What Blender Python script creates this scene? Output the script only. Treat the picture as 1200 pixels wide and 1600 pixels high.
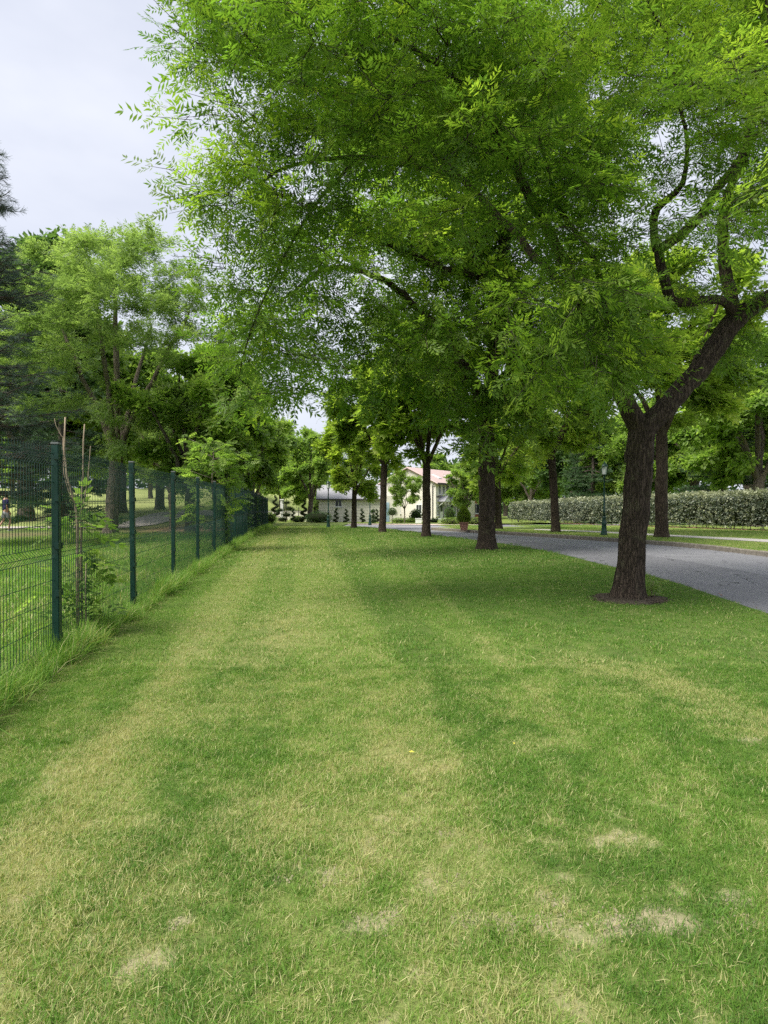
import bpy, bmesh, math, random
import numpy as np
from mathutils import Vector, Matrix

for _o in list(bpy.data.objects):
    bpy.data.objects.remove(_o)
scene = bpy.context.scene
COL = scene.collection
R = math.radians
PI = math.pi

# ------------------------------------------------------------------ camera
EYE = 1.34
cam_d = bpy.data.cameras.new('camera')
cam_d.sensor_fit = 'VERTICAL'
cam_d.sensor_height = 36.0
cam_d.sensor_width = 36.0
cam_d.lens = 22.5
cam_d.clip_start = 0.05
cam_d.clip_end = 3000
cam = bpy.data.objects.new('camera', cam_d)
COL.objects.link(cam)
cam.location = (0, 0, EYE)
cam.rotation_euler = (R(90 - 0.86), 0, 0)
scene.camera = cam

# ------------------------------------------------------------------ sky, sun, exposure
SUN_EL, SUN_AZ = 55.0, -126.0        # azimuth clockwise from +Y; negative = from the left
world = bpy.data.worlds.new('World')
scene.world = world
world.use_nodes = True
wn, wl = world.node_tree.nodes, world.node_tree.links
wn.clear()
w_out = wn.new('ShaderNodeOutputWorld')
w_bg = wn.new('ShaderNodeBackground')
w_bg.inputs['Strength'].default_value = 0.10
w_sky = wn.new('ShaderNodeTexSky')
w_sky.sky_type = 'NISHITA'
w_sky.sun_disc = False
w_sky.sun_elevation = R(SUN_EL)
w_sky.sun_rotation = R(SUN_AZ)
w_sky.air_density = 1.0
w_sky.dust_density = 2.0
w_tc = wn.new('ShaderNodeTexCoord')
w_map = wn.new('ShaderNodeMapping')
w_map.inputs['Scale'].default_value = (1.0, 1.0, 2.2)
w_noise = wn.new('ShaderNodeTexNoise')
w_noise.inputs['Scale'].default_value = 2.4
w_noise.inputs['Detail'].default_value = 5
w_noise.inputs['Roughness'].default_value = 0.5
w_ramp = wn.new('ShaderNodeValToRGB')
w_ramp.color_ramp.elements[0].position = 0.3
w_ramp.color_ramp.elements[0].color = (3.45, 3.65, 4.3, 1)
w_ramp.color_ramp.elements[1].position = 0.72
w_ramp.color_ramp.elements[1].color = (5.0, 5.1, 5.5, 1)
w_mix = wn.new('ShaderNodeMix')
w_mix.data_type = 'RGBA'
w_mix.inputs['Factor'].default_value = 0.88
wl.new(w_tc.outputs['Generated'], w_map.inputs['Vector'])
wl.new(w_map.outputs['Vector'], w_noise.inputs['Vector'])
wl.new(w_noise.outputs['Fac'], w_ramp.inputs['Fac'])
wl.new(w_sky.outputs['Color'], w_mix.inputs[6])
wl.new(w_ramp.outputs['Color'], w_mix.inputs[7])
wl.new(w_mix.outputs[2], w_bg.inputs['Color'])
wl.new(w_bg.outputs['Background'], w_out.inputs['Surface'])

sun_d = bpy.data.lights.new('sun', 'SUN')
sun_d.energy = 3.1
sun_d.angle = R(32)
sun_d.color = (1.0, 0.95, 0.86)
sun = bpy.data.objects.new('sun', sun_d)
COL.objects.link(sun)
_az, _el = R(SUN_AZ), R(SUN_EL)
_to_sun = Vector((math.sin(_az) * math.cos(_el), math.cos(_az) * math.cos(_el), math.sin(_el)))
sun.rotation_euler = _to_sun.to_track_quat('Z', 'Y').to_euler()

vs = scene.view_settings
vs.view_transform = 'Standard'
vs.look = 'None'
vs.exposure = 1.06
vs.gamma = 1.0
vs.use_curve_mapping = False
cy = scene.cycles
cy.use_light_tree = False
cy.max_bounces = 8
cy.diffuse_bounces = 6
cy.glossy_bounces = 2
cy.transmission_bounces = 6
cy.transparent_max_bounces = 4
cy.caustics_reflective = False
cy.caustics_refractive = False
cy.use_denoising = False
try:
    cy.denoiser = 'OPENIMAGEDENOISE'
    cy.denoising_input_passes = 'RGB_ALBEDO_NORMAL'
    cy.denoising_prefilter = 'ACCURATE'
except Exception:
    pass
cy.use_adaptive_sampling = True
cy.adaptive_threshold = 0.015

# ------------------------------------------------------------------ helpers
rng = np.random.default_rng(7)
random.seed(7)


def px(u, v, d):
    """photo direction (u, v) at depth d metres -> world point"""
    return np.array(((u - 600) / 1000 * d, d, EYE + (785 - v) / 1000 * d))


def sstep(a, b, x):
    t = np.clip((np.asarray(x, float) - a) / (b - a), 0, 1)
    return t * t * (3 - 2 * t)


def gz(x, y):
    """terrain height of the place"""
    x = np.asarray(x, float)
    y = np.asarray(y, float)
    t = np.clip(y - 27, 0, 46)
    z = -0.0175 * t * sstep(0, 4, t)
    left = sstep(-9, -18, x)
    rise = np.clip(y - 36, 0, 75) * 0.05
    return z * (1 - left) + rise * left


def ground_at(u, v):
    d = 2.0
    for _ in range(4000):
        x = (u - 600) / 1000 * d
        if EYE - (v - 785) / 1000 * d <= float(gz(x, d)):
            break
        d += 0.02
    return np.array((x, d, float(gz(x, d))))


def vnoise(p, seed=0):
    p = np.asarray(p, float)
    i = np.floor(p).astype(np.int64)
    f = p - i
    f = f * f * (3 - 2 * f)
    out = np.zeros(len(p))

    def h(a, b, c):
        n = (a * 374761393 + b * 668265263 + c * 1440662683 + seed * 974634533) & 0xffffffff
        n = ((n ^ (n >> 13)) * 1274126177) & 0xffffffff
        n = ((n ^ (n >> 16)) * 2246822519) & 0xffffffff
        return ((n ^ (n >> 15)) & 0xffffff) / float(0xffffff)
    for dx in (0, 1):
        for dy in (0, 1):
            for dz in (0, 1):
                w = (f[:, 0] if dx else 1 - f[:, 0]) * (f[:, 1] if dy else 1 - f[:, 1]) * (f[:, 2] if dz else 1 - f[:, 2])
                out += w * h(i[:, 0] + dx, i[:, 1] + dy, i[:, 2] + dz)
    return out


def fbm(p, seed=0, oct=4):
    p = np.asarray(p, float)
    s, a, t = 0, 0.5, 0
    for k in range(oct):
        s = s + a * vnoise(p * 2 ** k, seed + k)
        t += a
        a *= 0.55
    return s / t


def xy3(x, y):
    x = np.asarray(x, float).ravel()
    y = np.asarray(y, float).ravel()
    return np.stack([x, y, np.zeros_like(x)], 1)


# ---- materials
class NT:
    def __init__(self, name):
        self.m = bpy.data.materials.new(name)
        self.m.use_nodes = True
        self.n = self.m.node_tree.nodes
        self.l = self.m.node_tree.links
        self.b = self.n['Principled BSDF']
        self.out = self.n['Material Output']

    def new(self, t, **kw):
        nd = self.n.new(t)
        for k, v in kw.items():
            setattr(nd, k, v)
        return nd

    def link(self, a, b):
        self.l.new(a, b)

    def coord(self, kind='world', scale=(1, 1, 1)):
        if kind == 'world':
            src = self.new('ShaderNodeNewGeometry').outputs['Position']
        else:
            src = self.new('ShaderNodeTexCoord').outputs[kind]
        mp = self.new('ShaderNodeMapping')
        mp.inputs['Scale'].default_value = scale
        self.link(src, mp.inputs['Vector'])
        return mp.outputs['Vector']

    def noise(self, vec, scale, detail=4, rough=0.55):
        t = self.new('ShaderNodeTexNoise')
        t.inputs['Scale'].default_value = scale
        t.inputs['Detail'].default_value = detail
        t.inputs['Roughness'].default_value = rough
        self.link(vec, t.inputs['Vector'])
        return t.outputs['Fac']

    def ramp(self, fac, stops):
        r = self.new('ShaderNodeValToRGB')
        els = r.color_ramp.elements
        while len(els) < len(stops):
            els.new(0.5)
        for e, (p, c) in zip(els, stops):
            e.position = p
            e.color = (*c, 1)
        self.link(fac, r.inputs['Fac'])
        return r.outputs['Color']

    def mix(self, fac, a, b, mode='MIX'):
        m = self.new('ShaderNodeMix', data_type='RGBA', blend_type=mode)
        for s, v in ((m.inputs[0], fac), (m.inputs[6], a), (m.inputs[7], b)):
            if isinstance(v, (int, float)):
                s.default_value = v
            elif isinstance(v, tuple):
                s.default_value = (*v, 1) if len(v) == 3 else v
            else:
                self.link(v, s)
        return m.outputs[2]

    def math(self, op, a, b=0.0):
        m = self.new('ShaderNodeMath', operation=op)
        for s, v in ((m.inputs[0], a), (m.inputs[1], b)):
            if isinstance(v, (int, float)):
                s.default_value = v
            else:
                self.link(v, s)
        return m.outputs[0]

    def bump(self, h, strength=0.3, dist=0.02):
        b = self.new('ShaderNodeBump')
        b.inputs['Strength'].default_value = strength
        b.inputs['Distance'].default_value = dist
        self.link(h, b.inputs['Height'])
        self.link(b.outputs['Normal'], self.b.inputs['Normal'])

    def attr(self, name, typ='GEOMETRY'):
        a = self.new('ShaderNodeAttribute', attribute_name=name, attribute_type=typ)
        return a.outputs['Fac']

    def base(self, c, rough=0.7, spec=0.3):
        if isinstance(c, tuple):
            self.b.inputs['Base Color'].default_value = (*c, 1)
        else:
            self.link(c, self.b.inputs['Base Color'])
        self.b.inputs['Roughness'].default_value = rough
        self.b.inputs['Specular IOR Level'].default_value = spec
        return self.m


def mottled(name, c0, c1, scale=6, rough=0.75, spec=0.25, bump=0.0, kind='world', stretch=(1, 1, 1), metallic=0.0):
    t = NT(name)
    v = t.coord(kind, stretch)
    f = t.noise(v, scale, 5, 0.6)
    t.base(t.ramp(f, [(0.3, c0), (0.7, c1)]), rough, spec)
    t.b.inputs['Metallic'].default_value = metallic
    if bump:
        t.bump(t.noise(v, scale * 3, 4), bump, 0.01)
    return t.m


def leafmat(name, c_dark, c_mid, c_young, trans=0.42, rough=0.5, spec=0.35, tscale=1.6, inst=False):
    """foliage: tint attribute (one value per leaf) picks the leaf's own colour; part of the light passes through"""
    t = NT(name)
    a = t.attr('tint')
    if inst:
        a = t.math('ADD', t.attr('tint', 'INSTANCER'), a)
    col = t.ramp(a, [(0.0, c_dark), (0.5, c_mid), (1.0, c_young)])
    t.base(col, rough, spec)
    tr = t.new('ShaderNodeBsdfTranslucent')
    tc = t.mix(1.0, col, (tscale * 0.98, tscale * 1.08, tscale * 0.58), 'MULTIPLY')
    t.link(tc, tr.inputs['Color'])
    ms = t.new('ShaderNodeMixShader')
    ms.inputs[0].default_value = trans
    t.link(t.b.outputs[0], ms.inputs[1])
    t.link(tr.outputs[0], ms.inputs[2])
    t.link(ms.outputs[0], t.out.inputs['Surface'])
    return t.m


def barkmat(name, c0, c1, lichen=(0.2, 0.21, 0.16), scale=14.0, amount=0.35):
    t = NT(name)
    v = t.coord('Object', (1, 1, 0.11))
    vo = t.new('ShaderNodeTexVoronoi', feature='DISTANCE_TO_EDGE')
    vo.inputs['Scale'].default_value = scale
    wob = t.noise(t.coord('Object', (1, 1, 0.3)), 9, 4)
    vv = t.new('ShaderNodeVectorMath', operation='ADD')
    cs = t.new('ShaderNodeCombineXYZ')
    w = t.math('MULTIPLY', t.math('SUBTRACT', wob, 0.5), 0.22)
    t.link(w, cs.inputs[0])
    t.link(w, cs.inputs[1])
    t.link(v, vv.inputs[0])
    t.link(cs.outputs[0], vv.inputs[1])
    t.link(vv.outputs[0], vo.inputs['Vector'])
    edge = t.math('MINIMUM', t.math('MULTIPLY', vo.outputs['Distance'], 4.5), 1.0)
    fine = t.noise(t.coord('Object', (1, 1, 0.35)), 45, 5, 0.65)
    h = t.math('ADD', t.math('MULTIPLY', edge, 0.45), t.math('MULTIPLY', fine, 0.75))
    col = t.ramp(h, [(0.25, c0), (0.85, c1)])
    li = t.noise(t.coord('Object', (1, 1, 0.7)), 5.5, 6, 0.62)
    lm = t.ramp(li, [(0.56, (0, 0, 0)), (0.68, (amount,) * 3)])
    col = t.mix(lm, col, lichen)
    t.base(col, 0.9, 0.15)
    t.bump(h, 0.9, 0.03)
    return t.m


# ---- mesh builders
def link(o, parent=None):
    COL.objects.link(o)
    if parent is not None:
        o.parent = parent
    return o


def obj(name, mesh, parent=None):
    return link(bpy.data.objects.new(name, mesh), parent)


def thing(name, label, cat, loc=(0, 0, 0), rz=0.0, group=None):
    o = bpy.data.objects.new(name, None)
    o.empty_display_size = 0.2
    link(o)
    o.location = Vector([float(c) for c in loc])
    o.rotation_euler = (0, 0, rz)
    return tag(o, label, cat, group)


def tag(o, label=None, cat=None, group=None, kind=None):
    if label:
        o['label'] = label
    if cat:
        o['category'] = cat
    if group:
        o['group'] = group
    if kind:
        o['kind'] = kind
    return o


def np_mesh(name, verts, quads=None, tris=None, mat=None, attrs=None, smooth=False):
    """fast mesh from numpy arrays"""
    me = bpy.data.meshes.new(name)
    verts = np.asarray(verts, np.float32).reshape(-1, 3)
    nq = 0 if quads is None else len(quads)
    nt = 0 if tris is None else len(tris)
    me.vertices.add(len(verts))
    me.vertices.foreach_set('co', verts.ravel())
    loops = []
    if nq:
        loops.append(np.asarray(quads, np.int32).ravel())
    if nt:
        loops.append(np.asarray(tris, np.int32).ravel())
    if loops:
        loops = np.concatenate(loops)
        me.loops.add(len(loops))
        me.loops.foreach_set('vertex_index', loops)
        me.polygons.add(nq + nt)
        st = np.concatenate([np.arange(nq) * 4, nq * 4 + np.arange(nt) * 3]).astype(np.int32)
        me.polygons.foreach_set('loop_start', st)
        if smooth:
            me.polygons.foreach_set('use_smooth', np.ones(nq + nt, bool))
    for k, v in (attrs or {}).items():
        v = np.asarray(v, np.float32)
        if v.ndim == 2:
            a = me.attributes.new(k, 'FLOAT_VECTOR', 'POINT')
            a.data.foreach_set('vector', v.ravel())
        else:
            a = me.attributes.new(k, 'FLOAT', 'POINT')
            a.data.foreach_set('value', v)
    me.update(calc_edges=True)
    if mat:
        me.materials.append(mat)
    return me


class MB:
    """collects simple solids into one mesh"""

    def __init__(self):
        self.v, self.f = [], []

    def add(self, verts, faces):
        o = len(self.v)
        self.v += [tuple(float(c) for c in p) for p in verts]
        self.f += [tuple(i + o for i in f) for f in faces]
        return self

    def box(self, lo, hi):
        x0, y0, z0 = lo
        x1, y1, z1 = hi
        return self.add([(x0, y0, z0), (x1, y0, z0), (x1, y1, z0), (x0, y1, z0),
                         (x0, y0, z1), (x1, y0, z1), (x1, y1, z1), (x0, y1, z1)],
                        [(3, 2, 1, 0), (4, 5, 6, 7), (0, 1, 5, 4), (1, 2, 6, 5), (2, 3, 7, 6), (3, 0, 4, 7)])

    def lathe(self, prof, n=16, c=(0, 0, 0)):
        vs_, fs = [], []
        for r, z in prof:
            for k in range(n):
                a = 2 * PI * k / n
                vs_.append((c[0] + r * math.cos(a), c[1] + r * math.sin(a), c[2] + z))
        for i in range(len(prof) - 1):
            for k in range(n):
                k2 = (k + 1) % n
                fs.append((i * n + k, i * n + k2, (i + 1) * n + k2, (i + 1) * n + k))
        fs.append(tuple(range(n - 1, -1, -1)))
        fs.append(tuple((len(prof) - 1) * n + k for k in range(n)))
        return self.add(vs_, fs)

    def tube(self, pts, rad, n=6):
        pts = [Vector([float(c) for c in p]) for p in pts]
        if not hasattr(rad, '__len__'):
            rad = [rad] * len(pts)
        vs_, fs = [], []
        ref = None
        for i, p in enumerate(pts):
            t = (pts[min(i + 1, len(pts) - 1)] - pts[max(i - 1, 0)]).normalized()
            if ref is None:
                ref = Vector((1, 0, 0)) if abs(t.x) < 0.8 else Vector((0, 1, 0))
            a = (ref - t * ref.dot(t)).normalized()
            b = t.cross(a)
            ref = a
            for k in range(n):
                w = 2 * PI * k / n
                vs_.append(p + (a * math.cos(w) + b * math.sin(w)) * rad[i])
        for i in range(len(pts) - 1):
            for k in range(n):
                k2 = (k + 1) % n
                fs.append((i * n + k, i * n + k2, (i + 1) * n + k2, (i + 1) * n + k))
        fs.append(tuple(range(n - 1, -1, -1)))
        fs.append(tuple((len(pts) - 1) * n + k for k in range(n)))
        return self.add(vs_, fs)

    def mesh(self, name, mat, smooth=False, bevel=0.0):
        me = bpy.data.meshes.new(name)
        me.from_pydata(self.v, [], self.f)
        if bevel:
            bm = bmesh.new()
            bm.from_mesh(me)
            bmesh.ops.bevel(bm, geom=[e for e in bm.edges if e.calc_face_angle(0) > 0.6], offset=bevel, segments=2, affect='EDGES')
            bm.to_mesh(me)
            bm.free()
        if smooth:
            for p in me.polygons:
                p.use_smooth = True
        me.materials.append(mat)
        me.update()
        return me

    def build(self, name, mat, parent=None, smooth=False, bevel=0.0):
        return obj(name, self.mesh(name, mat, smooth, bevel), parent)


def resample(poly, step):
    poly = np.asarray(poly, float)
    # catmull-rom
    P_ = np.vstack([2 * poly[0] - poly[1], poly, 2 * poly[-1] - poly[-2]])
    out = []
    for i in range(1, len(P_) - 2):
        p0, p1, p2, p3 = P_[i - 1:i + 3]
        n = max(2, int(np.linalg.norm(p2[:2] - p1[:2]) / step) + 1)
        for t in np.linspace(0, 1, n, endpoint=False):
            out.append(0.5 * ((2 * p1) + (-p0 + p2) * t + (2 * p0 - 5 * p1 + 4 * p2 - p3) * t * t + (-p0 + 3 * p1 - 3 * p2 + p3) * t ** 3))
    out.append(poly[-1])
    return np.array(out)


def grid_mesh(name, X, Y, Z, mat, attrs=None, smooth=True):
    ny, nx_ = X.shape
    v = np.stack([X.ravel(), Y.ravel(), Z.ravel()], 1)
    i = np.arange(ny * nx_).reshape(ny, nx_)
    q = np.stack([i[:-1, :-1].ravel(), i[:-1, 1:].ravel(), i[1:, 1:].ravel(), i[1:, :-1].ravel()], 1)
    return np_mesh(name, v, quads=q, mat=mat, attrs=attrs, smooth=smooth)


# ------------------------------------------------------------------ colours of the ground
FENCE_X0, FENCE_K = -2.07, -0.13


def fence_x(y):
    return FENCE_X0 + FENCE_K * np.asarray(y, float)


NEAR = np.array([(3.7, -9), (4.1, -2), (4.45, 4)] + [tuple(ground_at(u, v)[:2]) for u, v in
                ((1200, 958), (1040, 905), (940, 881), (860, 862), (780, 848.5), (680, 835.5), (610, 827.2), (566, 823.2), (530, 822.2))])
FAR = np.array([(10.2, -9), (10.35, 0), (10.3, 9)] + [tuple(ground_at(u, v)[:2]) for u, v in
               ((1200, 866), (1050, 850), (880, 838.5), (780, 832.5), (720, 829), (672, 825.5))])
near_s = resample(NEAR, 0.4)


def near_x(y):
    return np.interp(y, near_s[:, 1], near_s[:, 0], left=3.7, right=near_s[-1, 0])


SOIL = [(1040, 1447, .085), (955, 1482, .07), (985, 1470, .05), (790, 1520, .045), (850, 1514, .05), (738, 1515, .05),
        (735, 1560, .05), (465, 1353, .05), (515, 1380, .06), (440, 1385, .03), 
        (1150, 1420, .05), (720, 1390, .05), (868, 1423, .03), (1150, 1500, .04), (1190, 1480, .05), (980, 1545, .05), (610, 1440, .03),
        (600, 1495, .05), (480, 1265, .03), (560, 1580, .05), (880, 1590, .06), (1040, 1500, .05), (800, 1570, .04),
        (275, 1585, .03), (640, 1245, .04), (1170, 1160, .06), (700, 1310, .03)]
SOIL_W = [(*ground_at(u, v)[:2], r) for u, v, r in SOIL]


def lawn_fields(x, y):
    """dry (share of straw-coloured blades) and soil (bare earth) over the lawn"""
    x = np.asarray(x, float)
    y = np.asarray(y, float)
    sh = x.shape
    x = x.ravel()
    y = y.ravel()
    s = x - FENCE_K * y
    n1 = fbm(xy3(x * 0.55, y * 0.4), 3, 4)
    n2 = fbm(xy3(x * 2.2, y * 1.6), 11, 4)
    n3 = fbm(xy3(x * 7, y * 6), 17, 3)
    n4 = fbm(xy3(x * 22, y * 22), 27, 2)
    wob = (n2 - 0.5) * 0.3
    edge = sstep(-1.72, -1.95, s + wob * 0.6)
    green_l = sstep(-1.85, -1.62, s + wob * .5) * sstep(-1.08, -1.26, s + wob * .5)
    mid = sstep(-1.28, -1.08, s + wob * .5) * sstep(2.0, 0.5, x + 0.02 * y + wob * 1.6)
    sw = s + wob * np.where(y > 5, .10, .28)
    band = lambda lo, hi, e=.12: sstep(lo - e, lo + e, sw) * sstep(hi + e, hi - e, sw)
    k_near = sstep(9, 4, y)
    pale = band(-1.42 + .3 * k_near, -.72, .1) * 1.0 + band(-.72, -.1) * .55 + band(-.1, .82) * .85 + band(.82, 2.0) * .22
    dry = 0.04 + 0.36 * pale * (.55 + .45 * sstep(0.2, .65, n1 + .15)) + 0.5 * edge * sstep(.3, .6, n2 + .1)
    # light line left by the mower wheel, and the bright strip at the edge of the first pass
    ln = np.abs(x - (1.07 - 0.055 * (y - 4.1)) + wob * 0.15)
    dry += 0.28 * sstep(0.09, 0.0, ln) * sstep(3, 4.5, y)
    ln2 = np.abs(s + 1.02 + wob * 0.3)
    dry += 0.12 * sstep(0.2, 0.0, ln2)
    for cx, cy_, rx, ry in ((2.1, 4.55, .35, .6), (2.25, 3.7, .3, .35), (-.6, 2.6, .5, .3), (-1.55, 3.5, .25, .8), (-1.1, 6.5, .3, 1.6), (.1, 3.3, .35, .3), (-1.4, 2.2, .5, .4), (1.6, 5.2, .5, .5)):
        g = np.exp(-((x - cx) / rx) ** 2 - ((y - cy_) / ry) ** 2)
        dry += 0.42 * g * sstep(.3, .65, n2 + .12)
    dry += (n2 - 0.5) * (0.25 + .2 * k_near) + (n3 - 0.5) * (.2 + .45 * k_near) + (n4 - .5) * .5 * k_near + 0.10 * sstep(9, 20, y) * sstep(2.6, 0.5, x)
    soil = np.zeros_like(x)
    for cx, cy_, r in SOIL_W:
        dd = np.sqrt(((x - cx) / (r * 1.1)) ** 2 + ((y - cy_) / (r * 0.95)) ** 2) + (n3 - 0.5) * 1.9 + (n4 - .5) * 1.6
        soil = np.maximum(soil, sstep(1.0, 0.5, dd))
    soil = soil * sstep(.24, .5, n4 * .6 + n3 * .4)
    soil = np.maximum(soil, 0.75 * sstep(.62, .74, n4 * .45 + n3 * .35 + n2 * .25) * sstep(4.2, 2.4, y))
    tone = np.clip(0.46 + (n1 - 0.5) * 0.3 + (n2 - .5) * .25 + (n3 - .5) * 0.8 * k_near + (n4 - .5) * .9 * k_near - 0.10 * sstep(3.2, 1.8, y) + .34 * pale
                   + .12 * green_l - .20 * sstep(1.95, 2.15, sw) - .24 * band(.82, 1.4, .05) - .2 * band(-.72, -.1, .05), 0, 1)
    return np.clip(dry, 0.03, 0.92).reshape(sh), soil.reshape(sh), tone.reshape(sh)


STRAW = (0.42, 0.42, 0.175)
GRN_A, GRN_B, GRN_C = (0.070, 0.162, 0.026), (0.134, 0.260, 0.035), (0.245, 0.360, 0.075)
SOILC = (0.40, 0.36, 0.23)


def m_lawn():
    t = NT('lawn_turf')
    dry, soil, tone = t.attr('dry'), t.attr('soil'), t.attr('tone')
    f = t.noise(t.coord('world', (1, 1, 1)), 60, 4, 0.7)
    f2 = t.noise(t.coord('world', (1, 1, 1)), 9, 5, 0.65)
    g = t.ramp(t.math('ADD', t.math('MULTIPLY', tone, 0.7), t.math('MULTIPLY', f, 0.3)), [(0.15, GRN_A), (0.5, GRN_B), (0.85, GRN_C)])
    dm = t.math('ADD', dry, t.math('MULTIPLY', t.math('SUBTRACT', f2, 0.5), 0.8))
    c = t.mix(t.ramp(dm, [(0.1, (0.0,) * 3), (0.9, (0.85,) * 3)]), g, STRAW)
    sc = t.mix(f, (0.27, 0.225, 0.14), SOILC)
    fine = t.noise(t.coord('world', (1, 1, 1)), 330, 3, 0.7)
    c = t.mix(t.ramp(fine, [(0.40, (0.85,) * 3), (0.72, (0.15,) * 3)]), c, (0.10, 0.105, 0.038))
    c = t.mix(soil, c, sc)
    t.base(c, 0.95, 0.1)
    t.bump(t.math('ADD', f, f2), 0.5, 0.02)
    return t.m


def m_blade(name, typ='INSTANCER', lush=1.0):
    t = NT(name)
    dry, tone = t.attr('dry', typ), t.attr('tone', typ)
    r = t.attr('rnd')
    r2 = t.attr('rnd2')
    g = t.ramp(t.math('ADD', t.math('MULTIPLY', tone, 0.55), t.math('MULTIPLY', r2, 0.45)),
               [(0.1, tuple(c * lush for c in GRN_A)), (0.5, tuple(c * lush for c in GRN_B)), (0.9, tuple(c * lush for c in GRN_C))])
    st = t.ramp(r2, [(0.0, (0.33, 0.33, 0.12)), (1.0, (0.52, 0.50, 0.25))])
    isdry = t.math('LESS_THAN', r, dry)
    c = t.mix(isdry, g, st)
    t.base(c, 0.55, 0.25)
    tr = t.new('ShaderNodeBsdfTranslucent')
    t.link(t.mix(1.0, c, (1.4, 1.5, 0.8), 'MULTIPLY'), tr.inputs['Color'])
    ms = t.new('ShaderNodeMixShader')
    ms.inputs[0].default_value = 0.35
    t.link(t.b.outputs[0], ms.inputs[1])
    t.link(tr.outputs[0], ms.inputs[2])
    t.link(ms.outputs[0], t.out.inputs['Surface'])
    return t.m


def m_ground():
    t = NT('ground_grass')
    fair, lit = t.attr('fairway'), t.attr('litter')
    w = t.coord('world')
    f = t.noise(w, 0.9, 6, 0.65)
    f2 = t.noise(w, 30, 4, 0.7)
    g = t.ramp(t.math('ADD', t.math('MULTIPLY', f, .7), t.math('MULTIPLY', f2, .3)), [(0.3, (0.06, 0.115, 0.03)), (0.55, (0.115, 0.175, 0.045)), (0.8, (0.21, 0.24, 0.085))])
    fw = t.ramp(t.noise(w, 0.35, 4), [(0.3, (0.24, 0.30, 0.085)), (0.7, (0.36, 0.39, 0.15))])
    c = t.mix(fair, g, fw)
    c = t.mix(lit, c, t.mix(f2, (0.13, 0.085, 0.055), (0.25, 0.17, 0.11)))
    t.base(c, 0.95, 0.1)
    t.bump(f2, 0.5, 0.03)
    return t.m


def m_asphalt():
    t = NT('asphalt')
    w = t.coord('world')
    lane = t.attr('lane')
    sp = t.noise(w, 110, 3, 0.8)
    bl = t.noise(w, 1.1, 5, 0.6)
    old = t.ramp(bl, [(0.3, (0.22, 0.22, 0.235)), (0.7, (0.27, 0.27, 0.285))])
    newc = t.ramp(bl, [(0.3, (0.165, 0.165, 0.18)), (0.7, (0.205, 0.205, 0.22))])
    wob = t.math('MULTIPLY', t.math('SUBTRACT', t.noise(w, 2.5, 3), 0.5), 0.03)
    k = t.math('GREATER_THAN', t.math('ADD', lane, wob), 0.5)
    c = t.mix(k, newc, old)
    c = t.mix(t.ramp(sp, [(0.35, (0.16,) * 3), (0.7, (0.0,) * 3)]), c, (0.035, 0.035, 0.04))
    c = t.mix(t.ramp(sp, [(0.62, (0.0,) * 3), (0.78, (0.25,) * 3)]), c, (0.30, 0.30, 0.30))
    st = t.noise(w, 0.45, 6, 0.7)
    c = t.mix(t.ramp(st, [(0.55, (0.0,) * 3), (0.72, (0.3,) * 3)]), c, (0.075, 0.075, 0.08))
    vo = t.new('ShaderNodeTexVoronoi', feature='DISTANCE_TO_EDGE')
    vo.inputs['Scale'].default_value = 0.5
    vd = t.new('ShaderNodeVectorMath', operation='ADD')
    nv = t.new('ShaderNodeTexNoise')
    nv.inputs['Scale'].default_value = 2.0
    t.link(w, nv.inputs['Vector'])
    t.link(w, vd.inputs[0])
    t.link(nv.outputs['Color'], vd.inputs[1])
    t.link(vd.outputs[0], vo.inputs['Vector'])
    crack = t.math('LESS_THAN', vo.outputs['Distance'], 0.006)
    c = t.mix(t.math('MULTIPLY', crack, t.math('GREATER_THAN', bl, 0.5)), c, (0.05, 0.05, 0.052))
    t.base(c, 0.85, 0.3)
    t.bump(sp, 0.5, 0.008)
    return t.m


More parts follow.
